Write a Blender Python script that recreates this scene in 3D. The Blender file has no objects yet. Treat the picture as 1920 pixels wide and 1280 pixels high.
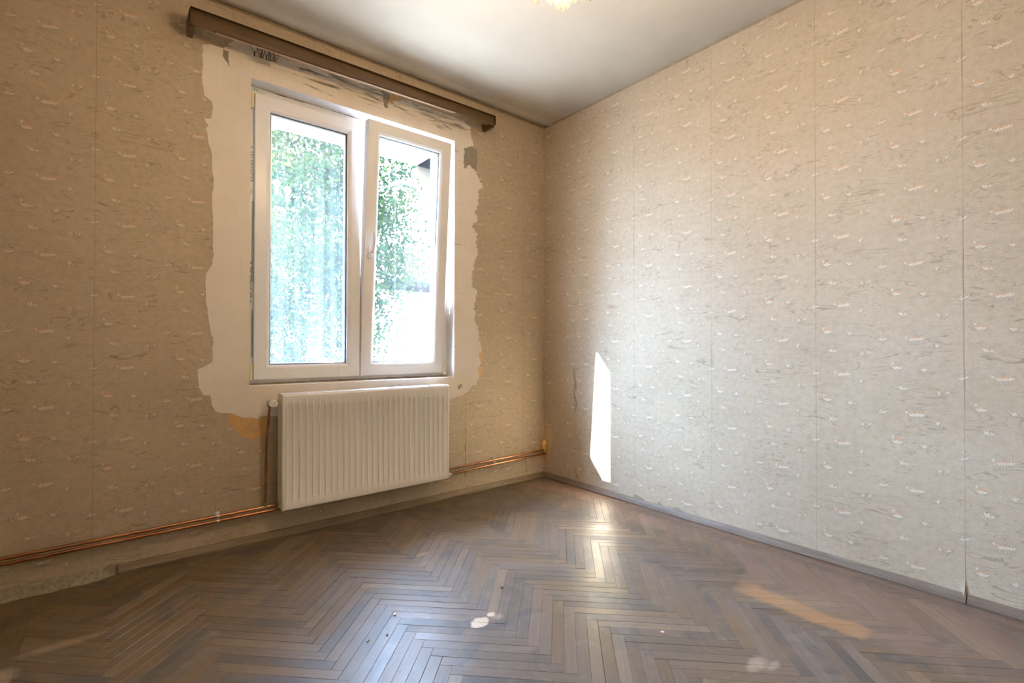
import bpy, bmesh, math, random
from mathutils import Vector, Matrix, noise
from mathutils.geometry import tessellate_polygon

random.seed(7)
S = bpy.context.scene
COL = S.collection

# ------------------------------------------------------------------ camera
CAM_POS = Vector((-2.62346, -2.80523, 1.01076))
CAM_R = Vector((0.773281, -0.634063, 0.001330))
CAM_U = Vector((-0.006753, -0.006137, 0.999958))
CAM_W = Vector((0.634028, 0.773257, 0.009027))
cd = bpy.data.cameras.new('camera')
cd.sensor_width = 36.0
cd.lens = 17.2837
cd.clip_start = 0.02
cam = bpy.data.objects.new('camera', cd)
COL.objects.link(cam)
m = Matrix((CAM_R, CAM_U, -CAM_W)).transposed().to_4x4()
m.translation = CAM_POS
cam.matrix_world = m
S.camera = cam

# ------------------------------------------------------------------ colour management, sky, sun
S.view_settings.view_transform = 'Standard'
S.view_settings.look = 'None'
S.view_settings.exposure = 0.0
S.view_settings.gamma = 1.0
S.view_settings.use_curve_mapping = False

SUN_DIR = Vector((1.0, -0.576, -0.705)).normalized()      # direction the light travels
w = bpy.data.worlds.new('sky')
S.world = w
w.use_nodes = True
nt = w.node_tree
nt.nodes.clear()
# bright, thinly veiled summer sky: pale at the horizon, brighter and bluer overhead,
# with the broad soft brightening that haze gives the half of the sky around the sun
tc = nt.nodes.new('ShaderNodeTexCoord')
sp = nt.nodes.new('ShaderNodeSeparateXYZ')
nt.links.new(tc.outputs['Generated'], sp.inputs[0])
SKY = 60.0
sky = nt.nodes.new('ShaderNodeValToRGB')
sky.color_ramp.elements[0].position = 0.0
sky.color_ramp.elements[0].color = (0.19, 0.255, 0.365, 1)
sky.color_ramp.elements[1].position = 1.0
sky.color_ramp.elements[1].color = (0.94, 1.33, 2.08, 1)
nt.links.new(sp.outputs[2], sky.inputs[0])
bg = nt.nodes.new('ShaderNodeBackground')
dt = nt.nodes.new('ShaderNodeVectorMath'); dt.operation = 'DOT_PRODUCT'
nt.links.new(tc.outputs['Generated'], dt.inputs[0]); dt.inputs[1].default_value = -SUN_DIR
lobe = nt.nodes.new('ShaderNodeMath'); lobe.operation = 'MAXIMUM'; lobe.inputs[1].default_value = 0.0
nt.links.new(dt.outputs['Value'], lobe.inputs[0])
pw = nt.nodes.new('ShaderNodeMath'); pw.operation = 'POWER'; pw.inputs[1].default_value = 2.0
nt.links.new(lobe.outputs[0], pw.inputs[0])
ma = nt.nodes.new('ShaderNodeMath'); ma.operation = 'MULTIPLY_ADD'
ma.inputs[1].default_value = 2.4 * SKY; ma.inputs[2].default_value = SKY
nt.links.new(pw.outputs[0], ma.inputs[0])
nt.links.new(ma.outputs[0], bg.inputs['Strength'])
wo = nt.nodes.new('ShaderNodeOutputWorld')
nt.links.new(sky.outputs[0], bg.inputs[0])
nt.links.new(bg.outputs[0], wo.inputs[0])

sd = bpy.data.lights.new('sun', 'SUN')
sd.energy = 210.0
sd.angle = math.radians(0.6)
sd.color = (0.98, 0.99, 1.0)
sun = bpy.data.objects.new('sun', sd)
sun.rotation_euler = SUN_DIR.to_track_quat('-Z', 'Y').to_euler()
sun.location = (-8, 5, 7)
COL.objects.link(sun)

LAMP_W = 9.4
LAMP_COL = (1.0, 0.69, 0.39)

# ------------------------------------------------------------------ helpers
class NT:
    """tiny material-node builder"""
    def __init__(s, name):
        s.mat = bpy.data.materials.new(name)
        s.mat.use_nodes = True
        s.t = s.mat.node_tree
        s.t.nodes.clear()
        s.out = s.t.nodes.new('ShaderNodeOutputMaterial')
    def n(s, typ, **kw):
        nd = s.t.nodes.new('ShaderNode' + typ)
        for k, v in kw.items():
            if k[0] == 'i' and k[1:].isdigit():
                s.put(nd.inputs[int(k[1:])], v)
            elif hasattr(nd, k) and k not in nd.inputs:
                setattr(nd, k, v)
            else:
                s.put(nd.inputs[k.replace('_', ' ')], v)
        return nd
    def put(s, sock, v):
        if isinstance(v, bpy.types.NodeSocket):
            s.t.links.new(v, sock)
        elif isinstance(v, bpy.types.Node):
            s.t.links.new(v.outputs[0], sock)
        elif isinstance(v, tuple) and len(v) == 3 and sock.type == 'RGBA':
            sock.default_value = (*v, 1)
        else:
            sock.default_value = v
    def pos(s):
        return s.n('NewGeometry').outputs['Position']
    def math(s, op, a, b=0.0, c=None, clamp=False):
        nd = s.n('Math', operation=op, i0=a, i1=b)
        if c is not None: s.put(nd.inputs[2], c)
        nd.use_clamp = clamp
        return nd.outputs[0]
    def scale(s, v, sc):
        return s.n('VectorMath', operation='MULTIPLY', i0=v, i1=sc).outputs[0]
    def noise(s, v, sc, detail=4.0, rough=0.55, dist=0.0):
        return s.n('TexNoise', Vector=v, Scale=sc, Detail=detail, Roughness=rough, Distortion=dist).outputs[0]
    def mapr(s, v, a, b, c=0.0, d=1.0):
        return s.n('MapRange', i0=v, i1=a, i2=b, i3=c, i4=d).outputs[0]
    def mix(s, f, a, b, mode='MIX'):
        nd = s.t.nodes.new('ShaderNodeMix')
        nd.data_type = 'RGBA'; nd.blend_type = mode
        s.put(nd.inputs[0], f); s.put(nd.inputs[6], a); s.put(nd.inputs[7], b)
        return nd.outputs[2]
    def bsdf(s, col, rough=0.5, metal=0.0, bump=None, bs=0.3, bd=0.002, spec=None, coat=None):
        b = s.n('BsdfPrincipled')
        s.put(b.inputs['Base Color'], col); s.put(b.inputs['Roughness'], rough); s.put(b.inputs['Metallic'], metal)
        if spec is not None: s.put(b.inputs['Specular IOR Level'], spec)
        if coat is not None:
            s.put(b.inputs['Coat Weight'], coat); b.inputs['Coat Roughness'].default_value = 0.25
        if bump is not None:
            bn = s.n('Bump', Strength=bs, Distance=bd, Height=bump)
            s.put(b.inputs['Normal'], bn.outputs[0])
        s.t.links.new(b.outputs[0], s.out.inputs[0])
        return s.mat
    def surf(s, sh):
        s.put(s.out.inputs[0], sh)
        return s.mat

class MB:
    """collects faces (with material slots) into one mesh"""
    def __init__(s): s.v = []; s.f = []; s.m = []; s.uv = None
    def face(s, pts, mi=0):
        i = len(s.v); s.v += [tuple(p) for p in pts]; s.f.append(tuple(range(i, i + len(pts)))); s.m.append(mi)
    def grid(s, rows, mi=0, closed=False):
        i = len(s.v); n = len(rows[0])
        for r in rows: s.v += [tuple(p) for p in r]
        for a in range(len(rows) - 1):
            for b in range(n if closed else n - 1):
                c = (b + 1) % n
                s.f.append((i + a * n + b, i + a * n + c, i + (a + 1) * n + c, i + (a + 1) * n + b)); s.m.append(mi)
    def box(s, a, b, mi=0):
        x0, y0, z0 = a; x1, y1, z1 = b; i = len(s.v)
        s.v += [(x0, y0, z0), (x1, y0, z0), (x1, y1, z0), (x0, y1, z0), (x0, y0, z1), (x1, y0, z1), (x1, y1, z1), (x0, y1, z1)]
        for q in ((0, 3, 2, 1), (4, 5, 6, 7), (0, 1, 5, 4), (1, 2, 6, 5), (2, 3, 7, 6), (3, 0, 4, 7)):
            s.f.append(tuple(i + k for k in q)); s.m.append(mi)
    def tube(s, pts, r, n=10, mi=0, caps=True):
        pts = [Vector(p) for p in pts]; rs = r if isinstance(r, (list, tuple)) else [r] * len(pts)
        rows = []; ref = None
        for k, p in enumerate(pts):
            d = (pts[min(k + 1, len(pts) - 1)] - pts[max(k - 1, 0)]).normalized()
            if ref is None: ref = d.orthogonal().normalized()
            ref = (ref - d * ref.dot(d)).normalized(); bn = d.cross(ref)
            rows.append([p + (ref * math.cos(t) + bn * math.sin(t)) * rs[k] for t in [2 * math.pi * q / n for q in range(n)]])
        i = len(s.v); s.grid(rows, mi, True)
        if caps:
            s.f.append(tuple(i + q for q in reversed(range(n)))); s.m.append(mi)
            j = i + n * (len(rows) - 1); s.f.append(tuple(j + q for q in range(n))); s.m.append(mi)
    def lathe(s, prof, org=(0, 0, 0), axis=(0, 0, 1), n=20, mi=0):
        ax = Vector(axis).normalized(); u = ax.orthogonal().normalized(); v = ax.cross(u); o = Vector(org)
        s.grid([[o + ax * h + (u * math.cos(t) + v * math.sin(t)) * max(r, 1e-5) for t in [2 * math.pi * q / n for q in range(n)]] for r, h in prof], mi, True)
    def poly_prism(s, pts2, fn, d0, d1, mi=0):
        """extrude a 2-D outline; fn(a, b, depth) -> 3-D point"""
        n = len(pts2)
        tris = tessellate_polygon([[Vector((a, b, 0)) for a, b in pts2]])
        for t in tris: s.face([fn(*pts2[k], d1) for k in t], mi)
        for k in range(n):
            p, q = pts2[k], pts2[(k + 1) % n]
            s.face([fn(*p, d0), fn(*q, d0), fn(*q, d1), fn(*p, d1)], mi)
    def build(s, name, mats, parent=None, smooth=False, weld=False, bevel=0.0, origin=None):
        me = bpy.data.meshes.new(name)
        vs = s.v if origin is None else [tuple(Vector(p) - Vector(origin)) for p in s.v]
        me.from_pydata(vs, [], s.f)
        for mt in (mats if isinstance(mats, (list, tuple)) else [mats]): me.materials.append(mt)
        me.polygons.foreach_set('material_index', s.m)
        if s.uv:
            l = me.uv_layers.new(name='UVMap'); l.data.foreach_set('uv', [c for p in s.uv for c in p])
        bm = bmesh.new(); bm.from_mesh(me)
        if weld: bmesh.ops.remove_doubles(bm, verts=bm.verts, dist=1e-5)
        if not s.uv: bmesh.ops.recalc_face_normals(bm, faces=bm.faces)
        if bevel:
            bmesh.ops.bevel(bm, geom=[e for e in bm.edges if e.is_manifold and e.calc_face_angle(0) > 0.6], offset=bevel, segments=2, profile=0.6, affect='EDGES', clamp_overlap=True)
        bm.to_mesh(me); bm.free()
        if smooth:
            me.polygons.foreach_set('use_smooth', [True] * len(me.polygons))
            me.set_sharp_from_angle(angle=math.radians(38))
        o = bpy.data.objects.new(name, me)
        COL.objects.link(o)
        if origin is not None: o.location = origin
        if parent is not None: o.parent = parent
        return o

def empty(name, loc=(0, 0, 0)):
    o = bpy.data.objects.new(name, None); o.location = loc; o.empty_display_size = 0.05
    COL.objects.link(o); return o
def tag(o, label, cat, group=None):
    o['label'] = label; o['category'] = cat
    if group: o['group'] = group
    return o
def structure(o):
    o['kind'] = 'structure'; return o
def text_mesh(name, body, size, mat, parent, mat4, space=1.0):
    c = bpy.data.curves.new(name, 'FONT'); c.body = body; c.size = size; c.extrude = 0.0001; c.space_character = space
    t = bpy.data.objects.new(name + '_curve', c); COL.objects.link(t)
    bpy.context.view_layer.update()
    me = bpy.data.meshes.new_from_object(t.evaluated_get(bpy.context.evaluated_depsgraph_get()))
    bpy.data.objects.remove(t); bpy.data.curves.remove(c)
    me.materials.clear(); me.materials.append(mat)
    me.transform(mat4)
    o = bpy.data.objects.new(name, me); COL.objects.link(o)
    if parent is not None: o.parent = parent
    return o

# ------------------------------------------------------------------ materials
def m_wallpaper(name, base, dark, amt):
    k = NT(name); p = k.pos()
    xyz = k.n('SeparateXYZ', i0=p)
    hor = k.math('ADD', xyz.outputs[0], xyz.outputs[1])
    uv = k.n('CombineXYZ', i0=hor, i1=xyz.outputs[2], i2=0.0).outputs[0]
    fine = k.noise(uv, 210, 3, 0.7)
    blot = k.noise(uv, 38, 3, 0.6)
    large = k.noise(uv, 2.2, 3, 0.6)
    warp = k.noise(k.scale(uv, (3.5, 16, 1)), 1.0, 2.5, 0.5, 1.2)
    l1 = k.math('ABSOLUTE', k.math('SUBTRACT', k.math('FRACT', k.math('MULTIPLY', warp, 9.0)), 0.5))
    lines = k.mapr(l1, 0.0, 0.09, 1.0, 0.0)
    msk = k.mapr(k.noise(k.scale(uv, (5, 12, 1)), 1.0, 2, 0.5), 0.44, 0.58)
    lines = k.math('MULTIPLY', lines, msk)
    f = k.math('ADD', k.mapr(fine, 0.3, 0.7, -0.30, 0.30), k.mapr(blot, 0.3, 0.7, 0.05, 0.48))
    col = k.mix(k.math('MULTIPLY', f, 1.0, clamp=True), base, dark)
    col = k.mix(k.math('MULTIPLY', lines, 0.8), col, tuple(c * 0.72 for c in dark))
    col = k.mix(k.mapr(large, 0.35, 0.7, 0.0, amt), col, tuple(c * t for c, t in zip(dark, (0.95, 0.9, 0.82))))
    h = k.math('ADD', k.math('MULTIPLY', fine, 0.5), k.math('MULTIPLY', lines, -0.6))
    return k.bsdf(col, 0.62, bump=h, bs=0.25, bd=0.0012, spec=0.35)

WP_BASE, WP_DARK = (0.56, 0.455, 0.33), (0.36, 0.28, 0.185)
M = {}
M['paper'] = m_wallpaper('wallpaper', WP_BASE, WP_DARK, 0.30)
def plain(name, col, rough=0.5, metal=0.0, var=0.0, sc=30, spec=None, bump=0.0, coat=None):
    k = NT(name)
    if var:
        nz = k.noise(k.pos(), sc, 4, 0.6)
        c = k.mix(k.mapr(nz, 0.3, 0.7), tuple(v * (1 - var) for v in col), tuple(min(1, v * (1 + var * 0.6)) for v in col))
        return k.bsdf(c, rough, metal, bump=nz if bump else None, bs=bump, spec=spec, coat=coat)
    return k.bsdf(col, rough, metal, spec=spec, coat=coat)
M['petal'] = plain('wallpaper_petal_print', (0.69, 0.595, 0.475), 0.55)
M['petal_edge'] = plain('wallpaper_outline_print', (0.36, 0.30, 0.23), 0.6)
M['orange'] = plain('wallpaper_orange_print', (0.62, 0.34, 0.18), 0.55)
M['leaf_print'] = plain('wallpaper_leaf_print', (0.36, 0.30, 0.225), 0.6)
M['white_wall'] = plain('white_reveal_plaster', (0.80, 0.79, 0.77), 0.75, var=0.05, sc=25, bump=0.15)
M['old_plaster'] = plain('brown_old_plaster', (0.33, 0.255, 0.17), 0.85, var=0.25, sc=18, bump=0.3)
M['mortar'] = plain('rough_mortar', (0.30, 0.245, 0.17), 0.9, var=0.35, sc=60, bump=0.6)
M['cement'] = plain('grey_cement_filler', (0.30, 0.265, 0.20), 0.85, var=0.12, sc=50, bump=0.3)
M['primer'] = plain('orange_old_paint', (0.62, 0.37, 0.14), 0.6, var=0.12, sc=25)
M['tan_paint'] = plain('tan_old_paint', (0.62, 0.43, 0.24), 0.65, var=0.12, sc=30)
M['foam'] = plain('yellow_foam', (0.80, 0.50, 0.16), 0.7, var=0.15, sc=60, bump=0.4)
M['pvc'] = plain('white_pvc', (0.88, 0.885, 0.90), 0.28, spec=0.5)
M['pvc_bead'] = plain('white_pvc_bead', (0.80, 0.80, 0.80), 0.3)
M['gasket'] = plain('black_gasket', (0.02, 0.022, 0.022), 0.5)
M['hinge'] = plain('cream_hinge_cover', (0.78, 0.70, 0.44), 0.4)
M['enamel'] = plain('white_radiator_enamel', (0.88, 0.865, 0.84), 0.24, spec=0.5)
M['white_plastic'] = plain('white_plastic', (0.80, 0.79, 0.77), 0.35)
M['black'] = plain('black_mark', (0.03, 0.03, 0.03), 0.6)
M['film'] = plain('grey_protective_film', (0.80, 0.84, 0.80), 0.3, spec=0.6)
M['film_ink'] = plain('green_film_ink', (0.05, 0.17, 0.12), 0.5)
M['copper'] = plain('copper_pipe_metal', (0.45, 0.21, 0.10), 0.30, 0.9, var=0.5, sc=5)
M['copper_old'] = plain('tarnished_copper', (0.30, 0.15, 0.07), 0.35, 0.8, var=0.3, sc=20)
M['brass'] = plain('dull_brass', (0.42, 0.30, 0.13), 0.35, 0.9)
M['iron'] = plain('dark_ring_metal', (0.10, 0.085, 0.06), 0.4, 0.8)
M['clip_metal'] = plain('galvanised_clip', (0.62, 0.60, 0.56), 0.35, 0.6)
M['exterior'] = plain('cream_exterior_render', (0.30, 0.26, 0.20), 0.85, var=0.06, sc=8)
M['pink'] = plain('pink_paint_flake', (0.75, 0.52, 0.52), 0.6)
M['wood_chip'] = plain('pale_wood_chip', (0.62, 0.47, 0.33), 0.7)
M['crumb'] = plain('dark_crumb', (0.10, 0.07, 0.045), 0.8)
M['brown_crumb'] = plain('red_brown_crumb', (0.26, 0.11, 0.07), 0.8)

def m_patch():
    """fresh filler around the window: pale, with brown scraped smears high up under the pelmet"""
    k = NT('pale_filler_plaster'); p = k.pos(); xyz = k.n('SeparateXYZ', i0=p)
    n1 = k.noise(p, 6, 4, 0.6)
    trow = k.noise(k.scale(p, (60, 1, 4)), 1.0, 3, 0.6)
    col = k.mix(k.mapr(n1, 0.3, 0.75), (0.85, 0.785, 0.705), (0.78, 0.705, 0.62))
    col = k.mix(k.mapr(trow, 0.5, 0.8, 0.0, 0.25), col, (0.69, 0.61, 0.52))
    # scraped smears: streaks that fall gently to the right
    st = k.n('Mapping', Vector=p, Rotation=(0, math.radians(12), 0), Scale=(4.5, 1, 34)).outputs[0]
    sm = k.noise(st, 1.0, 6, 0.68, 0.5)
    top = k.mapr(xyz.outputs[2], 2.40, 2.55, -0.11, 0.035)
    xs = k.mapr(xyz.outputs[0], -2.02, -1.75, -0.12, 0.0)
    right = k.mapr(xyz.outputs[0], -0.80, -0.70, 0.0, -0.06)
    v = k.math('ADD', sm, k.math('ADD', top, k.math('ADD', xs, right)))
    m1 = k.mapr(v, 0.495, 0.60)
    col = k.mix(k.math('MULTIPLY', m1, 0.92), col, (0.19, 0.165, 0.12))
    return k.bsdf(col, 0.75, bump=k.math('ADD', n1, k.math('MULTIPLY', trow, 0.5)), bs=0.25, bd=0.002)
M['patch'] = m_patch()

def m_ceiling():
    k = NT('stained_ceiling_paint'); p = k.pos(); xyz = k.n('SeparateXYZ', i0=p)
    n1 = k.noise(p, 1.6, 4, 0.6); n2 = k.noise(p, 9, 4, 0.6)
    col = k.mix(k.mapr(n1, 0.35, 0.7), (0.75, 0.69, 0.585), (0.67, 0.605, 0.495))
    # soot gathered along the cove; wider darkening towards the window wall and right wall
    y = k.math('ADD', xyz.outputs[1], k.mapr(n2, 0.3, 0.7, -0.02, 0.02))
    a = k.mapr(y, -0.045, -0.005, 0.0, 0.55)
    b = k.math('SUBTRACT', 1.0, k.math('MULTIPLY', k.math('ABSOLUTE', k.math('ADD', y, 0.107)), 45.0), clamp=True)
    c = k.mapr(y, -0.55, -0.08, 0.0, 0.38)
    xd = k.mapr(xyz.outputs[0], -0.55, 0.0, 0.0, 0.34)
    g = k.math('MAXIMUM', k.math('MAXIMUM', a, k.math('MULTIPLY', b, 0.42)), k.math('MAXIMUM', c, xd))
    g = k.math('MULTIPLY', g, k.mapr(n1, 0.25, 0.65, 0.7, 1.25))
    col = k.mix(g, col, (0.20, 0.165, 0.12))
    return k.bsdf(col, 0.8, bump=n2, bs=0.15)
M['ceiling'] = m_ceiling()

def m_parquet():
    k = NT('worn_parquet_oak')
    uv = k.n('UVMap').outputs[0]
    rnd = k.n('ObjectInfo').outputs['Random']
    off = k.n('CombineXYZ', i0=k.math('MULTIPLY', rnd, 37.0), i1=k.math('MULTIPLY', rnd, 91.0), i2=0.0).outputs[0]
    u2 = k.n('VectorMath', operation='ADD', i0=uv, i1=off).outputs[0]
    grain = k.noise(k.scale(u2, (5, 150, 1)), 1.0, 5, 0.65, 0.3)
    fleck = k.noise(k.scale(u2, (26, 420, 1)), 1.0, 3, 0.6)
    p = k.pos(); xyz = k.n('SeparateXYZ', i0=p); X, Y = xyz.outputs[0], xyz.outputs[1]
    r2 = k.math('FRACT', k.math('MULTIPLY', rnd, 7.31)); r3 = k.math('FRACT', k.math('MULTIPLY', rnd, 17.77))
    big = k.noise(p, 1.7, 4, 0.6, 0.4); mid = k.noise(p, 5.5, 5, 0.65, 0.6)
    brown = k.mix(r2, (0.112, 0.066, 0.029), (0.160, 0.097, 0.046))
    grey = k.mix(r2, (0.130, 0.095, 0.074), (0.166, 0.117, 0.090))
    # walked-on middle of the room has lost its stain and gone grey; edges keep the brown
    wear = k.math('ADD', k.mapr(X, -2.55, -1.75, 0.0, 0.62), k.mapr(big, 0.32, 0.68, -0.42, 0.32))
    wear = k.math('ADD', wear, k.mapr(r3, 0, 1, -0.28, 0.28), clamp=True)
    col = k.mix(wear, brown, grey)
    blu = k.mapr(k.math('ADD', mid, k.mapr(rnd, 0, 1, -0.16, 0.16)), 0.52, 0.68, 0.0, 0.65)
    col = k.mix(blu, col, (0.066, 0.060, 0.053))
    tan = k.mapr(k.math('FRACT', k.math('MULTIPLY', rnd, 43.3)), 0.92, 0.96, 0.0, 0.40)
    col = k.mix(tan, col, (0.30, 0.205, 0.125))
    col = k.mix(k.mapr(grain, 0.42, 0.72, 0.0, 0.55), col, (0.085, 0.062, 0.045))
    col = k.mix(k.mapr(fleck, 0.62, 0.8, 0.0, 0.35), col, (0.07, 0.05, 0.04))
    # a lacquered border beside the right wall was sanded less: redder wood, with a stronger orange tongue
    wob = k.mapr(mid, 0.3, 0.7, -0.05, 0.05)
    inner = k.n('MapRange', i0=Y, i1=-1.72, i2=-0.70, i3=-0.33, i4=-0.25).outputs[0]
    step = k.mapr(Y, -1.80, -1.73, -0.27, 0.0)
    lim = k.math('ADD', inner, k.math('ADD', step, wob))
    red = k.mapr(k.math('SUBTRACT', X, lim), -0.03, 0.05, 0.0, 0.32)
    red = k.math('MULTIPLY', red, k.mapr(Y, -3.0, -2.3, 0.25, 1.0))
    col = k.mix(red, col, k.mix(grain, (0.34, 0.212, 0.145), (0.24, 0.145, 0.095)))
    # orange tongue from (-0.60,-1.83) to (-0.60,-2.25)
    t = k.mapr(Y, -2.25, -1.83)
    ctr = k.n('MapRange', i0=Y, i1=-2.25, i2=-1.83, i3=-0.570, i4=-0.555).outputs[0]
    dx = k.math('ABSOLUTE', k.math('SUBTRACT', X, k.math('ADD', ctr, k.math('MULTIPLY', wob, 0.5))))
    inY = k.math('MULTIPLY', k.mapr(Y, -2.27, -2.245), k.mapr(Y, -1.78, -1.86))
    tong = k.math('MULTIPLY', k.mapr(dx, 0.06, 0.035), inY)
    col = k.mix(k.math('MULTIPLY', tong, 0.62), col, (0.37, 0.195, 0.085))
    # bare pale spots where the finish has come off
    for cx, cy, rx, ry, am in ((-1.567, -1.332, 0.040, 0.030, 0.85), (-1.503, -1.316, 0.018, 0.014, 0.85), (-1.49, -1.345, 0.02, 0.016, 0.35), (-1.02, -2.083, 0.045, 0.022, 0.38), (-0.99, -2.12, 0.035, 0.012, 0.3), (-2.90, -0.66, 0.06, 0.055, 0.40), (-2.74, -0.55, 0.10, 0.022, 0.30), (-1.44, -0.68, 0.03, 0.012, 0.35)):
        a = k.math('DIVIDE', k.math('SUBTRACT', X, cx), rx); b = k.math('DIVIDE', k.math('SUBTRACT', Y, cy), ry)
        d = k.math('ADD', k.math('MULTIPLY', a, a), k.math('MULTIPLY', b, b))
        d = k.math('ADD', d, k.mapr(k.noise(p, 30, 3, 0.6), 0.3, 0.7, -0.4, 0.4))
        col = k.mix(k.mapr(d, 1.15 if am > 0.8 else 1.8, 0.7 if am > 0.8 else 0.0, 0.0, am), col, (0.60, 0.45, 0.32))
    dust = k.noise(p, 11, 5, 0.7, 0.8)
    col = k.mix(k.mapr(dust, 0.55, 0.8, 0.0, 0.16), col, (0.42, 0.37, 0.33))
    rough = k.math('ADD', k.math('ADD', k.mapr(mid, 0.3, 0.7, 0.33, 0.43), k.mapr(k.math('FRACT', k.math('MULTIPLY', rnd, 23.9)), 0, 1, -0.07, 0.06)), k.mapr(grain, 0.3, 0.7, -0.03, 0.07))
    return k.bsdf(col, rough, bump=k.math('ADD', grain, k.math('MULTIPLY', fleck, 0.4)), bs=0.22, bd=0.0008, spec=0.22)
M['parquet'] = m_parquet()
M['subfloor'] = plain('dark_joint_dirt', (0.035, 0.026, 0.02), 0.9)

def m_wood(name, c1, c2, axis, rough=0.4, sc=1.0, spec=0.5):
    k = NT(name); p = k.n('TexCoord').outputs['Object']
    s = [26.0 * sc] * 3; s[axis] = 1.6 * sc
    g = k.noise(k.scale(p, tuple(s)), 1.0, 5, 0.65, 0.4)
    col = k.mix(k.mapr(g, 0.3, 0.72), c1, c2)
    d = k.noise(p, 7, 3, 0.6)
    col = k.mix(k.mapr(d, 0.5, 0.8, 0.0, 0.4), col, tuple(c * 0.6 for c in c1))
    return k.bsdf(col, rough, bump=g, bs=0.15, bd=0.001, spec=spec)
M['pelmet'] = m_wood('dark_stained_pine', (0.070, 0.036, 0.012), (0.135, 0.072, 0.025), 0, 0.5, 1.0, 0.3)
M['pelmet_edge'] = plain('lit_bare_pine_edge', (0.42, 0.25, 0.14), 0.6, var=0.15, sc=20)
M['skirt_front'] = m_wood('brown_worn_skirting', (0.16, 0.11, 0.062), (0.25, 0.18, 0.11), 0, 0.5, 2, 0.35)
M['skirt_right'] = m_wood('greybrown_worn_moulding', (0.12, 0.088, 0.062), (0.23, 0.175, 0.13), 1, 0.5, 2, 0.35)

def m_glass(name, dust):
    k = NT(name)
    fr = k.n('Fresnel', IOR=1.5)
    tr = k.n('BsdfTransparent', Color=(0.93, 0.97, 0.95))
    gl = k.n('BsdfGlossy', Color=(1, 1, 1), Roughness=0.0)
    mx = k.n('MixShader', i0=fr.outputs[0], i1=tr.outputs[0], i2=gl.outputs[0])
    tl = k.n('BsdfTranslucent', Color=(0.9, 0.95, 1.0))
    p = k.pos()
    st = k.noise(k.scale(p, (40, 40, 0.6)), 1.0, 3, 0.6)
    d = k.math('MULTIPLY', k.mapr(st, 0.3, 0.75, 0.5, 1.6), dust)
    return k.surf(k.n('MixShader', i0=d, i1=mx.outputs[0], i2=tl.outputs[0]).outputs[0])
M['glass_left'] = m_glass('dusty_window_glass', 0.02)
M['glass_right'] = m_glass('sunlit_dusty_window_glass', 0.009)

def m_leaf():
    k = NT('tree_leaf'); p = k.pos()
    n = k.noise(p, 2.2, 3, 0.6)
    col = k.mix(k.mapr(n, 0.35, 0.65), (0.0055, 0.0165, 0.008), (0.022, 0.029, 0.007))
    a = k.n('BsdfDiffuse', Color=col); b = k.n('BsdfTranslucent', Color=col)
    return k.surf(k.n('MixShader', i0=0.45, i1=a.outputs[0], i2=b.outputs[0]).outputs[0])
M['leaf'] = m_leaf()
M['bark'] = plain('tree_bark', (0.10, 0.085, 0.07), 0.9, var=0.3, sc=20)
M['grass'] = plain('pale_paved_yard', (0.30, 0.28, 0.25), 0.9, var=0.4, sc=2)
M['house_wall'] = plain('pale_house_render', (0.72, 0.72, 0.72), 0.9, var=0.05, sc=1)
M['house_roof'] = plain('grey_house_roof', (0.58, 0.55, 0.55), 0.8, var=0.15, sc=3)
M['house_glass'] = plain('dark_house_pane', (0.10, 0.13, 0.17), 0.15)

def m_emit(name, col, st):
    k = NT(name); return k.surf(k.n('Emission', Color=col, Strength=st).outputs[0])
M['bulb'] = m_emit('glowing_candle_bulb', (1.0, 0.72, 0.36), 30.0)
def m_crystal():
    k = NT('chandelier_crystal')
    g = k.n('BsdfGlass', Color=(1, 0.98, 0.92), Roughness=0.02, IOR=1.5)
    t = k.n('BsdfTranslucent', Color=(1.0, 0.95, 0.82))
    return k.surf(k.n('MixShader', i0=0.35, i1=g.outputs[0], i2=t.outputs[0]).outputs[0])
M['crystal'] = m_crystal()

# ------------------------------------------------------------------ room shell
H = 2.72
XL, YB = -3.0, -3.42
OX0, OX1, OZ0, OZ1 = -2.066, -0.828, 0.802, 2.392         # window opening
WT = 0.32                                                  # thickness of the window wall

b = MB()
b.box((XL - 0.2, 0, -0.1), (OX0, WT, H + 0.1)); b.box((OX1, 0, -0.1), (0.2, WT, H + 0.1))
b.box((OX0, 0, -0.1), (OX1, WT, OZ0)); b.box((OX0, 0, OZ1), (OX1, WT, H + 0.1))
b.m = [1 if all(abs(b.v[i][1]) < 1e-6 for i in f) else 0 for f in b.f]
wall_front = structure(b.build('wall_front', [M['white_wall'], M['old_plaster']]))
b = MB(); b.box((0, YB - 0.2, -0.1), (0.2, 0.0, H + 0.1))
wall_right = structure(b.build('wall_right', [M['old_plaster']]))
b = MB(); b.box((XL - 0.2, YB - 0.2, -0.1), (XL, 0.0, H + 0.1))
wall_left = structure(b.build('wall_left', [M['paper']]))
b = MB(); b.box((XL, YB - 0.2, -0.1), (0, YB, H + 0.1))
wall_back = structure(b.build('wall_back', [M['paper']]))

# ceiling: flat slab with a soft plaster swelling that runs along the window wall
b = MB()
prof = [(0.0, 2.724), (-0.02, 2.722), (-0.038, 2.714), (-0.058, 2.708), (-0.078, 2.710), (-0.095, 2.7165), (-0.106, 2.7205), (-0.13, 2.7200), (-0.3, 2.72), (-0.9, 2.72), (-1.8, 2.722), (YB, 2.72)]
rows = []
for i in range(31):
    x = XL + (0 - XL) * i / 30
    wv = 0.004 * noise.noise(Vector((x * 3.1, 0.3, 0)))
    rows.append([(x, y + (wv * 1.5 if -0.12 < y < -0.01 else 0), z + (wv if y > -0.12 else 0)) for y, z in prof])
b.grid(rows)
b.box((XL - 0.2, YB - 0.2, H + 0.02), (0.2, WT, H + 0.12))
ceiling = structure(b.build('ceiling', [M['ceiling']], smooth=True))

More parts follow.
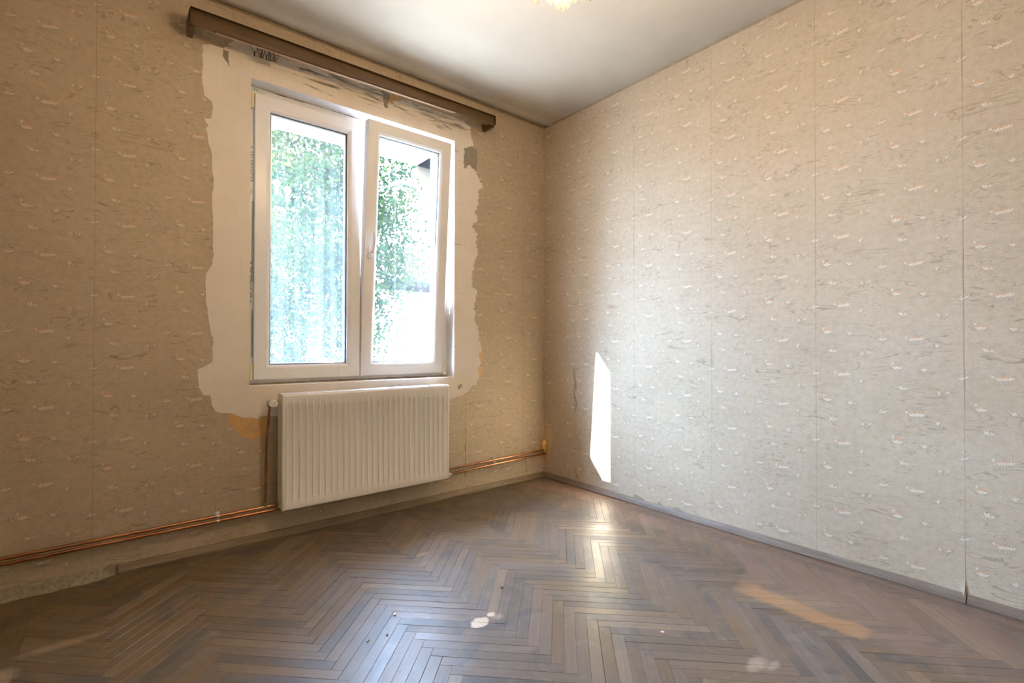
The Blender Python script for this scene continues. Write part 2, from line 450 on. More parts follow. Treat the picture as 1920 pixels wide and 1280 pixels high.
# ------------------------------------------------------------------ wallpaper
def lens_poly(cx, cy, ang, ln, wd):
    """pointed petal from base (cx,cy) along ang"""
    ca, sa = math.cos(ang), math.sin(ang)
    out = []
    for t, wdt in ((0, 0.12), (0.3, 0.85), (0.6, 1.0), (0.85, 0.6), (1.0, 0.0), (0.85, -0.6), (0.6, -1.0), (0.3, -0.85), (0, -0.12)):
        out.append((cx + ca * ln * t - sa * wd * wdt * 0.5, cy + sa * ln * t + ca * wd * wdt * 0.5))
    return out
def blade(cx, cy, ang, ln, wd, bend):
    l, r = [], []
    x, y, a = cx, cy, ang
    for q in range(6):
        t = q / 5; hw = wd * 0.5 * (1 - t) * (0.5 + 1.2 * min(t * 3, 1)) / 1.3 + 0.00012
        l.append((x - math.sin(a) * hw, y + math.cos(a) * hw)); r.append((x + math.sin(a) * hw, y - math.cos(a) * hw))
        x += math.cos(a) * ln / 5; y += math.sin(a) * ln / 5; a += bend / 5
    return l + r[::-1]
PET, EDG, ORA, LEA = 1, 2, 3, 4
def bloom(o, x, y, s=1.0, fan=(50, 75, 105, 130), orange=True, ln=0.021):
    for d in fan:
        a = math.radians(d)
        o.append((lens_poly(x - math.cos(a) * .0008, y - math.sin(a) * .0008, a, ln * s * 1.08, 0.0088 * s), EDG, 0.00010))
        o.append((lens_poly(x, y, a, ln * s, 0.0064 * s), PET, 0.00016))
    if orange:
        for d in fan[1:] if len(fan) > 2 else fan:
            a = math.radians(d)
            tx, ty = x + math.cos(a) * ln * s * 0.62, y + math.sin(a) * ln * s * 0.62
            o.append((lens_poly(tx - 0.004 * s, ty + 0.0015, 0.25 + (d - 90) * 0.01, 0.0085 * s, 0.0042 * s), ORA, 0.00022))
R = math.radians
def motifs():
    lib = {}
    o = []; bloom(o, -0.010, 0.004, 0.75, (80, 100), True); bloom(o, 0.004, -0.014, 1.0, (30, 65, 100, 140))
    for q in (-.004, .003, .010): o.append((lens_poly(q, 0.003, 0.1, 0.010, 0.006), ORA, 0.00024))
    o += [(blade(-0.012, -0.018, R(120), 0.034, 0.004, 0.7), LEA, .00005), (blade(-0.006, -0.02, R(135), 0.03, 0.003, 0.5), LEA, .00005), (blade(0.01, -0.018, R(30), 0.022, 0.003, -.4), LEA, .00005)]
    lib['cluster'] = o
    o = []; bloom(o, 0, -0.006, 0.85, (45, 88, 132))
    o += [(blade(0.004, -0.006, R(55), 0.03, 0.003, -.5), LEA, .00005), (blade(-0.004, -0.008, R(150), 0.026, 0.004, -.5), LEA, .00005), (blade(0.0, -0.012, R(10), 0.03, 0.005, -.3), LEA, .00005), (blade(0.0, -0.014, R(170), 0.03, 0.002, .2), LEA, .00005)]
    lib['leaf'] = o
    o = []; bloom(o, 0, -0.010, 0.95, (40, 78, 118)); bloom(o, 0.010, -0.008, 0.6, (20, 45), False)
    o += [(blade(0.006, -0.004, R(60), 0.032, 0.003, -.6), LEA, .00005), (blade(0.008, -0.006, R(45), 0.034, 0.0025, -.5), LEA, .00005), (blade(0, -0.012, R(265), 0.012, 0.003, .3), LEA, .00005), (blade(0.0, -0.02, R(5), 0.028, 0.0022, .2), LEA, .00005)]
    lib['open'] = o
    o = []; bloom(o, -0.012, -0.004, 0.8, (75, 105)); bloom(o, 0.012, 0.0, 0.75, (50, 80), True)
    o += [(blade(0.0, -0.014, R(95), 0.044, 0.004, .7), LEA, .00005), (blade(0.004, -0.016, R(60), 0.034, 0.003, -.2), LEA, .00005), (blade(-0.004, -0.016, R(105), 0.03, 0.003, .3), LEA, .00005), (blade(0.002, -0.018, R(45), 0.03, 0.003, .3), LEA, .00005)]
    lib['twin'] = o
    o = []; bloom(o, 0, -0.012, 0.95, (30, 80, 120, 155), False); o.append((lens_poly(0.001, -0.004, R(85), 0.016, 0.0055), ORA, 0.00024))
    o += [(blade(0, -0.004, R(80), 0.036, 0.004, -.5), LEA, .00005), (blade(0.002, -0.006, R(50), 0.036, 0.003, -.5), LEA, .00005), (blade(-0.004, -0.006, R(125), 0.034, 0.003, .4), LEA, .00005), (blade(-0.006, -0.008, R(160), 0.03, 0.0025, .2), LEA, .00005), (blade(0.0, -0.02, R(20), 0.026, 0.0025, .6), LEA, .00005)]
    lib['star'] = o
    o = []; bloom(o, -0.027, -0.002, 0.7, (100, 125), True)
    for q, yy in ((-0.010, -0.012), (0.004, -0.010), (0.018, -0.008)):
        bloom(o, q, yy, 0.85, (50, 90, 130))
        o.append((lens_poly(q - .005, yy + 0.017, 0.2, 0.011, 0.0045), ORA, 0.00026))
    o += [(blade(0.002, 0.0, R(100), 0.034, 0.0035, 1.1), LEA, .00005), (blade(0.006, 0.002, R(90), 0.034, 0.003, 1.0), LEA, .00005)]
    o += [(blade(q, -0.012, R(265 + q * 900), 0.016, 0.002, 0), LEA, .00005) for q in (-.02, -.010, -.002, .006, .014, .022)]
    o.append((blade(-0.03, -0.026, R(0), 0.06, 0.002, .15), LEA, .00005))
    lib['wide'] = o
    o = []; bloom(o, 0, -0.008, 0.9, (75, 90, 105))
    o += [(blade(0.002, -0.010, R(60), 0.03, 0.003, -.3), LEA, .00005), (blade(0.0, -0.012, R(160), 0.018, 0.002, .4), LEA, .00005), (blade(-0.002, -0.02, R(0), 0.03, 0.002, .2), LEA, .00005)]
    lib['bud'] = o
    return lib
LIB = motifs()
CELL = [('cluster', .044, .1308), ('leaf', .140, .1166), ('open', .064, .0399), ('twin', .200, .0213), ('star', .261, .0951), ('wide', .111, .2491), ('bud', .183, .2168)]
def strip_motifs(width, z0, z1, phase, s0=0.0):
    """all motifs of a strip: (kind, s, z)"""
    out = []
    for h in (-1, 0, 1, 2):
        for v in range(-2, 12):
            for kind, s, z in CELL:
                ss = s + h * 0.2643 - s0; zz = z + 0.159 * h + 0.318 * v + phase
                if -0.03 < ss < width + 0.03 and z0 < zz < z1: out.append((kind, ss, zz))
    return out
def clip_poly(poly, x0, x1):
    for side, lim in ((1, x0), (-1, x1)):
        out = []
        for i in range(len(poly)):
            a, c = poly[i], poly[(i + 1) % len(poly)]
            ia, ic = side * (a[0] - lim) >= 0, side * (c[0] - lim) >= 0
            if ia: out.append(a)
            if ia != ic:
                t = (lim - a[0]) / (c[0] - a[0]); out.append((lim, a[1] + t * (c[1] - a[1])))
        poly = out
        if len(poly) < 3: return []
    return poly
PAPER_T = 0.0008
WP_MATS = [M['paper'], M['petal'], M['petal_edge'], M['orange'], M['leaf_print']]
def wallpaper_strip(parent, fn, width, z0, z1, phase, holes=(), s0=0.0, curl=None):
    """fn(s, z, d) -> point on the wall, d out of the wall; holes = list of (s0,s1,z0,z1) rectangles"""
    b = MB(); g = 0.0007
    ss = sorted({g, width - g, *[min(max(h[0], g), width - g) for h in holes], *[min(max(h[1], g), width - g) for h in holes]})
    zs = sorted({z0, z1, *[h[2] for h in holes], *[h[3] for h in holes]})
    for i in range(len(ss) - 1):
        for j in range(len(zs) - 1):
            cs, cz = (ss[i] + ss[i + 1]) / 2, (zs[j] + zs[j + 1]) / 2
            if any(h[0] < cs < h[1] and h[2] < cz < h[3] for h in holes): continue
            n = max(1, int((zs[j + 1] - zs[j]) / 0.2))
            for q in range(n):
                za = zs[j] + (zs[j + 1] - zs[j]) * q / n; zb = zs[j] + (zs[j + 1] - zs[j]) * (q + 1) / n
                b.face([fn(ss[i], za, PAPER_T), fn(ss[i + 1], za, PAPER_T), fn(ss[i + 1], zb, PAPER_T), fn(ss[i], zb, PAPER_T)])
    for sa in (g, width - g):
        b.face([fn(sa, z0, 0), fn(sa, z0, PAPER_T), fn(sa, z1, PAPER_T), fn(sa, z1, 0)])
    for kind, s, z in strip_motifs(width, z0 + 0.03, z1 - 0.045, phase, s0):
        if any(h[0] - .02 < s < h[1] + .02 and h[2] - .03 < z < h[3] + .03 for h in holes): continue
        jr = random.uniform(-0.03, 0.03); sc = random.uniform(0.97, 1.04)
        for q_, (poly, mi, _) in enumerate(LIB[kind]):
            d = 0.00006 + 0.000018 * q_ + (0.0006 if mi == ORA else 0.0)
            if mi == ORA and random.random() < 0.25: continue
            pp = [(s + (x - y * jr) * sc, z + (y + x * jr) * sc) for x, y in poly]
            pp = clip_poly(pp, g, width - g)
            if len(pp) > 2: b.face([fn(x, y, PAPER_T + d) for x, y in pp], mi)
    return b.build('wallpaper_strip', WP_MATS, parent)

fnR = lambda edge: (lambda s, z, d: (-d, edge - s, z))
fnF = lambda edge: (lambda s, z, d: (edge + s, -d, z))
WP_TOP = 2.706
wallpaper_strip(wall_right, fnR(-0.0005), 0.322, 0.03, WP_TOP, 0, s0=-0.206)
for i in range(6):
    e = -0.322 - 0.528 * i
    wallpaper_strip(wall_right, fnR(e), min(0.528, e - YB), 0.028, WP_TOP, random.choice((0, 0, 0.004)))
hole = lambda e: [(OX0 - e, OX1 - e, OZ0, OZ1)]
for e, wd, s0 in ((-3.0, 0.326, 0.202), (-2.674, 0.525, 0), (-2.149, 0.544, 0), (-1.605, 0.345, 0), (-1.26, 0.527, 0), (-0.733, 0.518, 0), (-0.215, 0.2145, 0)):
    wallpaper_strip(wall_front, fnF(e), wd, 0.038, WP_TOP, 0.028, hole(e) if e + wd > OX0 and e < OX1 else (), s0)

# a turned-up corner of paper at the foot of the seam by the camera
b = MB()
rows = []
for i in range(7):
    t = i / 6; rr = []
    for j in range(5):
        u = j / 4; lift = 0.012 * (t ** 2) * (u ** 1.5)
        rr.append((-0.001 - lift, -2.398 - 0.0365 * t + lift * 0.4, 0.095 - 0.066 * u * t - 0.0 + 0.006 * lift))
    rows.append(rr)
b.grid(rows)
b.build('peeled_paper_corner', [M['paper']], wall_right, smooth=True)

# torn and cracked places in the paper
def wall_sheet(name, pts, fn, mat, parent, thick, jag=0.0):
    b = MB()
    if jag:
        out = []
        for i in range(len(pts)):
            a, c = Vector(pts[i]), Vector(pts[(i + 1) % len(pts)]); L = (c - a).length
            n = max(1, int(L / 0.006)); nrm = Vector((c - a)).normalized(); nrm = Vector((-nrm.y, nrm.x))
            for q in range(n):
                p = a.lerp(c, q / n)
                f = jag * (noise.noise(Vector((p.x * 60, p.y * 60, 1.7))) * 0.8 + noise.noise(Vector((p.x * 210, p.y * 210, 4.1))) * 0.8)
                out.append(tuple(p + nrm * (f if q else f * 0.5)))
        pts = out
    b.poly_prism(pts, fn, 0.0, thick)
    return b.build(name, [mat], parent)
FF = lambda a, z, d: (a, -d, z)
FR = lambda a, z, d: (-d, a, z)
tear1 = [(-0.315, 0.8723), (-0.329, 0.8097), (-0.3419, 0.7474), (-0.3504, 0.6986), (-0.3312, 0.6949), (-0.329, 0.6523), (-0.3462, 0.6183), (-0.3504, 0.5835), (-0.3355, 0.5428), (-0.3161, 0.5171), (-0.3269, 0.5576), (-0.3355, 0.5978), (-0.3183, 0.6356), (-0.3183, 0.6908), (-0.3226, 0.7384), (-0.315, 0.7933)]
tear2 = [(-0.3152, 0.131), (-0.3367, 0.1037), (-0.358, 0.0689), (-0.3738, 0.0528), (-0.3527, 0.0538), (-0.3399, 0.073)]
wall_sheet('paper_tear', tear1, FR, M['old_plaster'], wall_right, 0.0011)
wall_sheet('paper_tear', tear2, FR, M['old_plaster'], wall_right, 0.0011)
for y0, z0, y1, z1 in ((-0.847, 0.055, -0.93, 0.040), (-1.03, 0.052, -1.06, 0.040), (-1.13, 0.043, -1.20, 0.038)):
    wall_sheet('paper_tear', [(y0, z0), (y0 - 0.015, z0 + 0.006), (y1 + 0.02, z1 + 0.010), (y1, z1 + 0.002), (y1, 0.03), (y0, 0.03)], FR, M['old_plaster'], wall_right, 0.0012, 0.004)
wall_sheet('paper_tear', [(-1.374, 1.02), (-1.3772, 0.97), (-1.382, 0.93), (-1.3795, 0.90), (-1.3765, 0.95), (-1.372, 1.0)], FR, M['old_plaster'], wall_right, 0.0011)
for pts in ([(-0.7427, 0.3354), (-0.7347, 0.3323), (-0.7326, 0.2799), (-0.7305, 0.2462), (-0.7334, 0.2008), (-0.7404, 0.2018), (-0.7355, 0.2469), (-0.7386, 0.2932)],
            [(-0.7422, 0.1522), (-0.7332, 0.1507), (-0.7312, 0.1296), (-0.7351, 0.1115), (-0.7401, 0.1123), (-0.7382, 0.1307)],
            [(-0.1919, 0.1693), (-0.1846, 0.1683), (-0.1857, 0.1225), (-0.1808, 0.0895), (-0.1747, 0.0609), (-0.1918, 0.0627), (-0.1881, 0.0906), (-0.1943, 0.1237)]):
    wall_sheet('paper_tear', pts, FF, M['old_plaster'], wall_front, 0.0011)
wall_sheet('bare_paint_patch', [(-0.001, 0.4397), (-0.0249, 0.4088), (-0.0305, 0.3103), (-0.0783, 0.2423), (-0.1002, 0.188), (-0.0559, 0.0999), (-0.001, 0.0675)], FF, M['tan_paint'], wall_front, 0.0012, 0.004)
wall_sheet('bare_paint_patch', [(-0.001, 0.4398), (-0.0539, 0.4211), (-0.0893, 0.3684), (-0.101, 0.3213), (-0.0835, 0.2495), (-0.0541, 0.163), (-0.0719, 0.1049), (-0.001, 0.0596)], FR, M['tan_paint'], wall_right, 0.0012, 0.004)

# pale filler spread round the window
OUT = [(-2.2803, 2.4779), (-2.2434, 2.4937), (-2.208, 2.4929), (-2.1915, 2.4939), (-2.1674, 2.5275), (-2.1391, 2.556), (-1.3045, 2.57), (-1.2222, 2.5569), (-0.747, 2.5555), (-0.7027, 2.5166), (-0.6937, 2.4672), (-0.6819, 2.4221), (-0.6616, 2.2299), (-0.5927, 2.1324), (-0.6386, 2.1005), (-0.6248, 2.0508), (-0.6451, 1.9759), (-0.6609, 1.9322), (-0.6381, 1.8838), (-0.6607, 1.8652), (-0.6804, 1.8306), (-0.6378, 1.7845), (-0.6559, 1.7283), (-0.6303, 1.6645), (-0.6601, 1.5977), (-0.6797, 1.5252), (-0.6879, 1.4247), (-0.6369, 1.3988), (-0.6594, 1.3341), (-0.6592, 1.2488), (-0.6591, 1.2006), (-0.6335, 1.1196), (-0.6178, 1.0415), (-0.6039, 0.9705), (-0.6129, 0.9295), (-0.5991, 0.8881), (-0.6241, 0.7993), (-0.6326, 0.7587), (-0.7039, 0.7106), (-0.7421, 0.6799), (-0.8297, 0.6638), (-0.8574, 0.6549), (-1.3965, 0.669), (-1.9333, 0.6372), (-1.9749, 0.6437), (-2.0181, 0.642), (-2.0266, 0.629), (-2.048, 0.6404), (-2.0946, 0.6446), (-2.1478, 0.6724), (-2.1916, 0.6762), (-2.2155, 0.6872), (-2.2314, 0.7246), (-2.2355, 0.7662), (-2.2668, 0.7695), (-2.2835, 0.8079), (-2.2917, 0.8935), (-2.2565, 0.9106), (-2.2274, 0.9335), (-2.2291, 0.986), (-2.2258, 1.049), (-2.2372, 1.0673), (-2.2467, 1.1416), (-2.2571, 1.2349), (-2.2611, 1.317), (-2.257, 1.3654), (-2.2336, 1.4087), (-2.2269, 1.4631), (-2.2308, 1.5037), (-2.2314, 1.6195), (-2.2374, 1.7501), (-2.229, 1.8257), (-2.2363, 1.8689), (-2.2368, 1.9479), (-2.2518, 2.002), (-2.2549, 2.0301), (-2.2639, 2.0756), (-2.2523, 2.087), (-2.271, 2.1186), (-2.2435, 2.1267), (-2.2325, 2.1879), (-2.2417, 2.2138), (-2.2702, 2.2333), (-2.2808, 2.2952), (-2.2787, 2.3982)]
def ragged(pts):
    out = []
    for i in range(len(pts)):
        a, c = Vector(pts[i]), Vector(pts[(i + 1) % len(pts)]); L = (c - a).length
        d = (c - a).normalized(); nrm = Vector((-d.y, d.x)); n = max(1, int(L / 0.005))
        right = a.x > -0.9
        for q in range(n):
            p = a.lerp(c, q / n)
            amp = 0.019 if right else 0.0035
            f = noise.noise(Vector((p.x * 45, p.y * 45, 2.2))) * 0.7 + noise.noise(Vector((p.x * 170, p.y * 170, 9.3))) * 0.9
            out.append((p.x + f * amp, p.y + nrm.y * f * amp * 0.4))
    return out
outer = ragged(OUT)
inner = [(OX0, OZ0), (OX1, OZ0), (OX1, OZ1), (OX0, OZ1)]
b = MB(); PT = 0.0022
allp = outer + inner
for t in tessellate_polygon([[Vector((x, z, 0)) for x, z in outer], [Vector((x, z, 0)) for x, z in inner]]):
    b.face([FF(*allp[i], PT) for i in t])
for lp in (outer, inner):
    for i in range(len(lp)):
        p, q = lp[i], lp[(i + 1) % len(lp)]
        b.face([FF(*p, 0), FF(*q, 0), FF(*q, PT), FF(*p, PT)])
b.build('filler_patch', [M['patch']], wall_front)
wall_sheet('old_paint_patch', [(-2.1521, 0.6835), (-2.1517, 0.6167), (-2.1303, 0.585), (-2.1013, 0.5522), (-2.0573, 0.5307), (-2.0099, 0.5334), (-1.975, 0.5736), (-1.965, 0.6416)], FF, M['primer'], wall_front, 0.0015, 0.002)
wall_sheet('old_paint_patch', [(-0.6267, 0.952), (-0.6085, 0.9705), (-0.5899, 0.9367), (-0.5852, 0.9066), (-0.6129, 0.9033)], FF, M['tan_paint'], wall_front, 0.0026, 0.003)
wall_sheet('old_paint_patch', [(-0.6311, 0.8553), (-0.5898, 0.8804), (-0.5828, 0.8465), (-0.5989, 0.8058), (-0.6263, 0.7919)], FF, M['tan_paint'], wall_front, 0.0026, 0.003)
wall_sheet('old_paint_patch', [(-1.3044, 2.5601), (-1.2222, 2.5569), (-1.2221, 2.5369), (-1.2618, 2.5276), (-1.2972, 2.5065)], FF, M['primer'], wall_front, 0.0026, 0.003)
wall_sheet('cement_patch', [(-0.7444, 2.3653), (-0.689, 2.3943), (-0.6438, 2.3761), (-0.6391, 2.3099), (-0.6526, 2.232), (-0.6797, 2.2407), (-0.7065, 2.2603), (-0.7505, 2.2243), (-0.7551, 2.2965)], FF, M['cement'], wall_front, 0.0030, 0.010)
wall_sheet('cement_patch', [(-1.3497, 2.565), (-1.3009, 2.5614), (-1.2973, 2.5262), (-1.3112, 2.502), (-1.3111, 2.4659), (-1.3355, 2.4649), (-1.3426, 2.5149)], FF, M['cement'], wall_front, 0.0030, 0.006)
wall_sheet('cement_patch', [(-2.1929, 2.4907), (-2.1789, 2.4854), (-2.1672, 2.4872), (-2.1694, 2.4621), (-2.1693, 2.4433), (-2.1596, 2.4036), (-2.1715, 2.4263), (-2.1833, 2.4381), (-2.1927, 2.4533)], FF, M['cement'], wall_front, 0.0028, 0.004)
wall_sheet('plaster_hole', [(-0.7984, 0.7446), (-0.7813, 0.7474), (-0.764, 0.7574), (-0.7683, 0.7359), (-0.7553, 0.7243), (-0.7769, 0.7291), (-0.7855, 0.7115), (-0.7984, 0.7266)], FF, M['cement'], wall_front, 0.0024, 0.002)

# mortar fillet where the skirting is missing at the left
b = MB(); rows = []
for i in range(41):
    x = XL + 0.42 * i / 40; e = 1.0 if i < 33 else max(0.15, 1 - (i - 33) / 7)
    r = []
    for y, z in ((0, 0.044), (-0.008, 0.041), (-0.016, 0.030), (-0.026, 0.012), (-0.040, 0.001), (-0.055, -0.002)):
        f = noise.noise(Vector((x * 22, y * 60, z * 60))) * 0.006
        r.append((x, (y + f) * e if y else 0, max(z + f * 0.7, -0.002)))
    rows.append(r)
b.grid(rows)
structure(b.build('trim_1', [M['mortar']], smooth=True))

# ------------------------------------------------------------------ floor: herringbone blocks with a straight border
b = MB(); b.box((XL - 0.2, YB - 0.2, -0.12), (0.2, WT, -0.004))
floor = structure(b.build('floor', [M['subfloor']]))
BL, BW = 0.392, 0.0416
U0, V0 = -2.009, -0.110
RX0, RX1, RY0, RY1 = -2.845, -0.078, YB + 0.08, -0.064
def clip_rect(poly, x0, x1, y0, y1):
    poly = clip_poly(poly, x0, x1)
    if not poly: return []
    poly = clip_poly([(y, x) for x, y in poly], y0, y1)
    return [(y, x) for x, y in poly]
s2 = math.sqrt(0.5)
blocks = []                                           # (polygon xy, axis direction, centre)
def add_block(u0, u1, v0, v1, along):
    uv = [(u0, v0), (u1, v0), (u1, v1), (u0, v1)]
    xy = [((u + v) * s2, (u - v) * s2) for u, v in uv]
    if max(p[0] for p in xy) < RX0 or min(p[0] for p in xy) > RX1 or max(p[1] for p in xy) < RY0 or min(p[1] for p in xy) > RY1: return
    c = clip_rect(xy, RX0, RX1, RY0, RY1)
    if len(c) < 3: return
    ar = abs(sum(c[i][0] * c[(i + 1) % len(c)][1] - c[(i + 1) % len(c)][0] * c[i][1] for i in range(len(c)))) / 2
    if ar < 2e-4: return
    d = (s2, s2) if along == 'u' else (s2, -s2)
    blocks.append((c, d))
for t in range(-9, 10):
    uo, vo = U0 + t * BL, V0 + t * BL
    for k_ in range(-110, 110):
        add_block(uo - (k_ + 1) * BW, uo - k_ * BW, vo + k_ * BW - BL, vo + k_ * BW, 'v')
        add_block(uo - (k_ + 1) * BW, uo - (k_ + 1) * BW + BL, vo + k_ * BW, vo + (k_ + 1) * BW, 'u')
def border(x0, x1, y0, y1, axis):
    a, e = (x0, x1) if axis == 0 else (y0, y1)
    q = a
    while q < e - 0.01:
        n = min(e, q + random.uniform(0.36, 0.52))
        if e - n < 0.12: n = e
        blocks.append(([(q, y0), (n, y0), (n, y1), (q, y1)] if axis == 0 else [(x0, q), (x1, q), (x1, n), (x0, n)], (1, 0) if axis == 0 else (0, 1)))
        q = n
border(RX1, -0.012, YB, -0.012, 1)
border(RX0, RX1, RY1, -0.012, 0)
border(-2.918, RX0, YB, -0.012, 1); border(XL, -2.918, YB, -0.012, 1)
border(RX0, RX1, YB, RY0, 0)
def screen_area(poly):
    pts = []
    for x, y in poly:
        d = Vector((x, y, 0)) - CAM_POS; c = d.dot(CAM_W)
        if c < 0.15: return 0.0
        pts.append((960 + 921.8 * d.dot(CAM_R) / c, 640 - 921.8 * d.dot(CAM_U) / c))
    if not any(-20 < p[0] < 1940 and p[1] < 1300 for p in pts): return 0.0
    return abs(sum(pts[i][0] * pts[(i + 1) % len(pts)][1] - pts[(i + 1) % len(pts)][0] * pts[i][1] for i in range(len(pts)))) / 2
blocks.sort(key=lambda q: -screen_area(q[0]))
def block_mesh(mb, poly, d, centre, tilt):
    """chamfered prism, uv along the grain"""
    dx, dy = d; n = len(poly)
    ar = sum(poly[i][0] * poly[(i + 1) % n][1] - poly[(i + 1) % n][0] * poly[i][1] for i in range(n))
    if ar < 0: poly = poly[::-1]
    def shrink(k):
        out = []
        for i in range(n):
            p0, p1, p2 = Vector(poly[i - 1]), Vector(poly[i]), Vector(poly[(i + 1) % n])
            e1, e2 = (p1 - p0).normalized(), (p2 - p1).normalized()
            n1, n2 = Vector((-e1.y, e1.x)), Vector((-e2.y, e2.x)); bs = n1 + n2
            q = max(bs.length_squared, 0.3)
            out.append(p1 + bs * (2 * k / q) * 0.5 * 1.0 if False else p1 + bs * (k * 2 / q))
        return out
    g = random.choice((0.00012, 0.00016, 0.0002, 0.00035, 0.0007)); dz = random.gauss(0, 0.00016)
    o, t = shrink(g), shrink(g + 0.0007)
    lx = lambda p: (p - centre)
    zz = lambda p: dz + tilt[0] * (p.x - centre.x) + tilt[1] * (p.y - centre.y)
    base = len(mb.v)
    mb.v += [(*lx(p), -0.004) for p in o] + [(*lx(p), zz(p) - 0.0006) for p in o] + [(*lx(p), zz(p)) for p in t]
    loops = [(*range(base + 2 * n, base + 3 * n),)]
    for a in (0, n):
        for i in range(n):
            j = (i + 1) % n; loops.append((base + a + i, base + a + j, base + a + n + j, base + a + n + i))
    ru = random.uniform(0, 50); rv = random.uniform(0, 50)
    for f in loops:
        mb.f.append(f); mb.m.append(0)
        for q in f:
            x, y, _ = mb.v[q]; mb.uv.append((x * dx + y * dy + ru, -x * dy + y * dx + rv))
NB = 296
for i, (poly, d) in enumerate(blocks[:NB]):
    c = sum((Vector(p) for p in poly), Vector((0, 0))) / len(poly)
    mb = MB(); mb.uv = []
    block_mesh(mb, poly, d, c, (random.gauss(0, 0.0016), random.gauss(0, 0.0016)))
    o = mb.build('parquet_block', [M['parquet']], floor); o.location = (c.x, c.y, 0)
mb = MB(); mb.uv = []
for poly, d in blocks[NB:]:
    block_mesh(mb, poly, d, Vector((0, 0)), (0, 0))
o = mb.build('parquet_blocks', [M['parquet']], floor); o['kind'] = 'stuff'

# skirtings
def sweep(name, prof, axis, a, e, mat, parent=None, n=24, wob=0.0006):
    """prof: list of (out, z)"""
    b = MB(); rows = []
    for i in range(n + 1):
        t = a + (e - a) * i / n; w_ = noise.noise(Vector((t * 5, 0.7, 0))) * wob
        rows.append([(t, -o - w_, z + w_ * (z > 0.01)) if axis == 0 else (-o - w_, t, z + w_ * (z > 0.01)) for o, z in prof])
    b.grid(rows)
    for r in (rows[0], rows[-1]): b.face(r)
    return b.build(name, [mat], parent, smooth=True)
pf = [(0.0, 0.0), (0.021, 0.0), (0.0215, 0.010), (0.019, 0.013), (0.0165, 0.022), (0.012, 0.033), (0.009, 0.0365), (0.0, 0.0375)]
structure(sweep('baseboard_front', pf, 0, -2.585, -0.022, M['skirt_front']))
pr = [(0.0, 0.0), (0.024, 0.0), (0.0255, 0.004), (0.0255, 0.009), (0.023, 0.012), (0.0215, 0.0125), (0.0205, 0.017), (0.0195, 0.0178), (0.017, 0.0185), (0.0150, 0.026), (0.0140, 0.0268), (0.0115, 0.0275), (0.0085, 0.0335), (0.005, 0.036), (0.0, 0.0365)]
skr = structure(empty('baseboard_right'))
sweep('moulding_length', pr, 1, -2.4365, -0.0, M['skirt_right'], skr, 40)
sweep('moulding_length', pr, 1, YB, -2.4405, M['skirt_right'], skr, 14)

# ------------------------------------------------------------------ window
win = structure(empty('window_1', (0, 0, 0)))
def mitred(b, x0, x1, z0, z1, prof, y0, mi=0, gap=0.0005):
    """four mitred bars; prof = closed loop of (inset, dy)"""
    c = lambda i: [(x0 + i, z0 + i), (x1 - i, z0 + i), (x1 - i, z1 - i), (x0 + i, z1 - i)]
    for k in range(4):
        A, B = [], []
        for i, dy in prof:
            q = c(i); p, r = Vector(q[k]), Vector(q[(k + 1) % 4]); d = (r - p).normalized() * gap
            A.append((p.x + d.x, y0 + dy, p.y + d.y)); B.append((r.x - d.x, y0 + dy, r.y - d.y))
        b.grid([A, B], mi, True)
SASH = [(0.0, 0.004), (0.0012, 0.001), (0.003, 0.0), (0.0565, 0.0), (0.058, 0.0012), (0.0588, 0.0022), (0.0595, 0.0012), (0.063, 0.0018), (0.074, 0.0085), (0.077, 0.013), (0.0775, 0.019), (0.0775, 0.054), (0.0, 0.054)]
GASK = [(0.0765, 0.0185), (0.0815, 0.0215), (0.0815, 0.0245), (0.0765, 0.0245)]
FRAME = [(0.0, 0.0), (0.0575, 0.0), (0.060, 0.003), (0.060, 0.018), (0.056, 0.020), (0.056, 0.070), (0.0, 0.070)]
b = MB(); mitred(b, OX0 + 0.001, OX1 - 0.001, OZ0 + 0.004, OZ1 - 0.001, FRAME, 0.092)
b.build('window_frame', [M['pvc']], win, weld=True)

def sash(name, x0, x1, z0, z1, y, tilt, glass):
    org = (x0, y, z0)
    sh = MB(); mitred(sh, 0, x1 - x0, 0, z1 - z0, SASH, 0)
    s_ = sh.build(name, [M['pvc']], win, weld=True)
    s_.location = org; s_.rotation_euler = (math.radians(tilt), 0, 0)
    g = MB(); mitred(g, 0, x1 - x0, 0, z1 - z0, GASK, 0); g.build('gasket', [M['gasket']], s_, weld=True)
    p = MB(); i = 0.078
    p.face([(i, 0.0245, i), (x1 - x0 - i, 0.0245, i), (x1 - x0 - i, 0.0245, z1 - z0 - i), (i, 0.0245, z1 - z0 - i)])
    p.build('glass_pane', [glass], s_)
    # outer pane edge spacer, seen as bright lines along the top and right of the double glazing
    sp = MB(); mitred(sp, 0, x1 - x0, 0, z1 - z0, [(0.0775, 0.030), (0.088, 0.030), (0.088, 0.042), (0.0775, 0.042)], 0)
    sp.build('glazing_spacer', [M['clip_metal']], s_, weld=True)
    return s_
sash_l = sash('window_sash', -2.0315, -1.4535, 0.829, 2.352, 0.066, 0.0, M['glass_left'])
sash_r = sash('window_sash', -1.4505, -0.880, 0.829, 2.352, 0.066, 4.2, M['glass_right'])
sash_l['label'] = 'closed left sash'; sash_r['label'] = 'right sash tilted into the room'
b = MB(); b.box((-1.4535, 0.082, 0.865), (-1.428, 0.118, 2.335)); b.box((-1.4535, 0.118, 0.865), (-1.40, 0.130, 2.335))
b.build('meeting_strip', [M['pvc']], win, bevel=0.002)
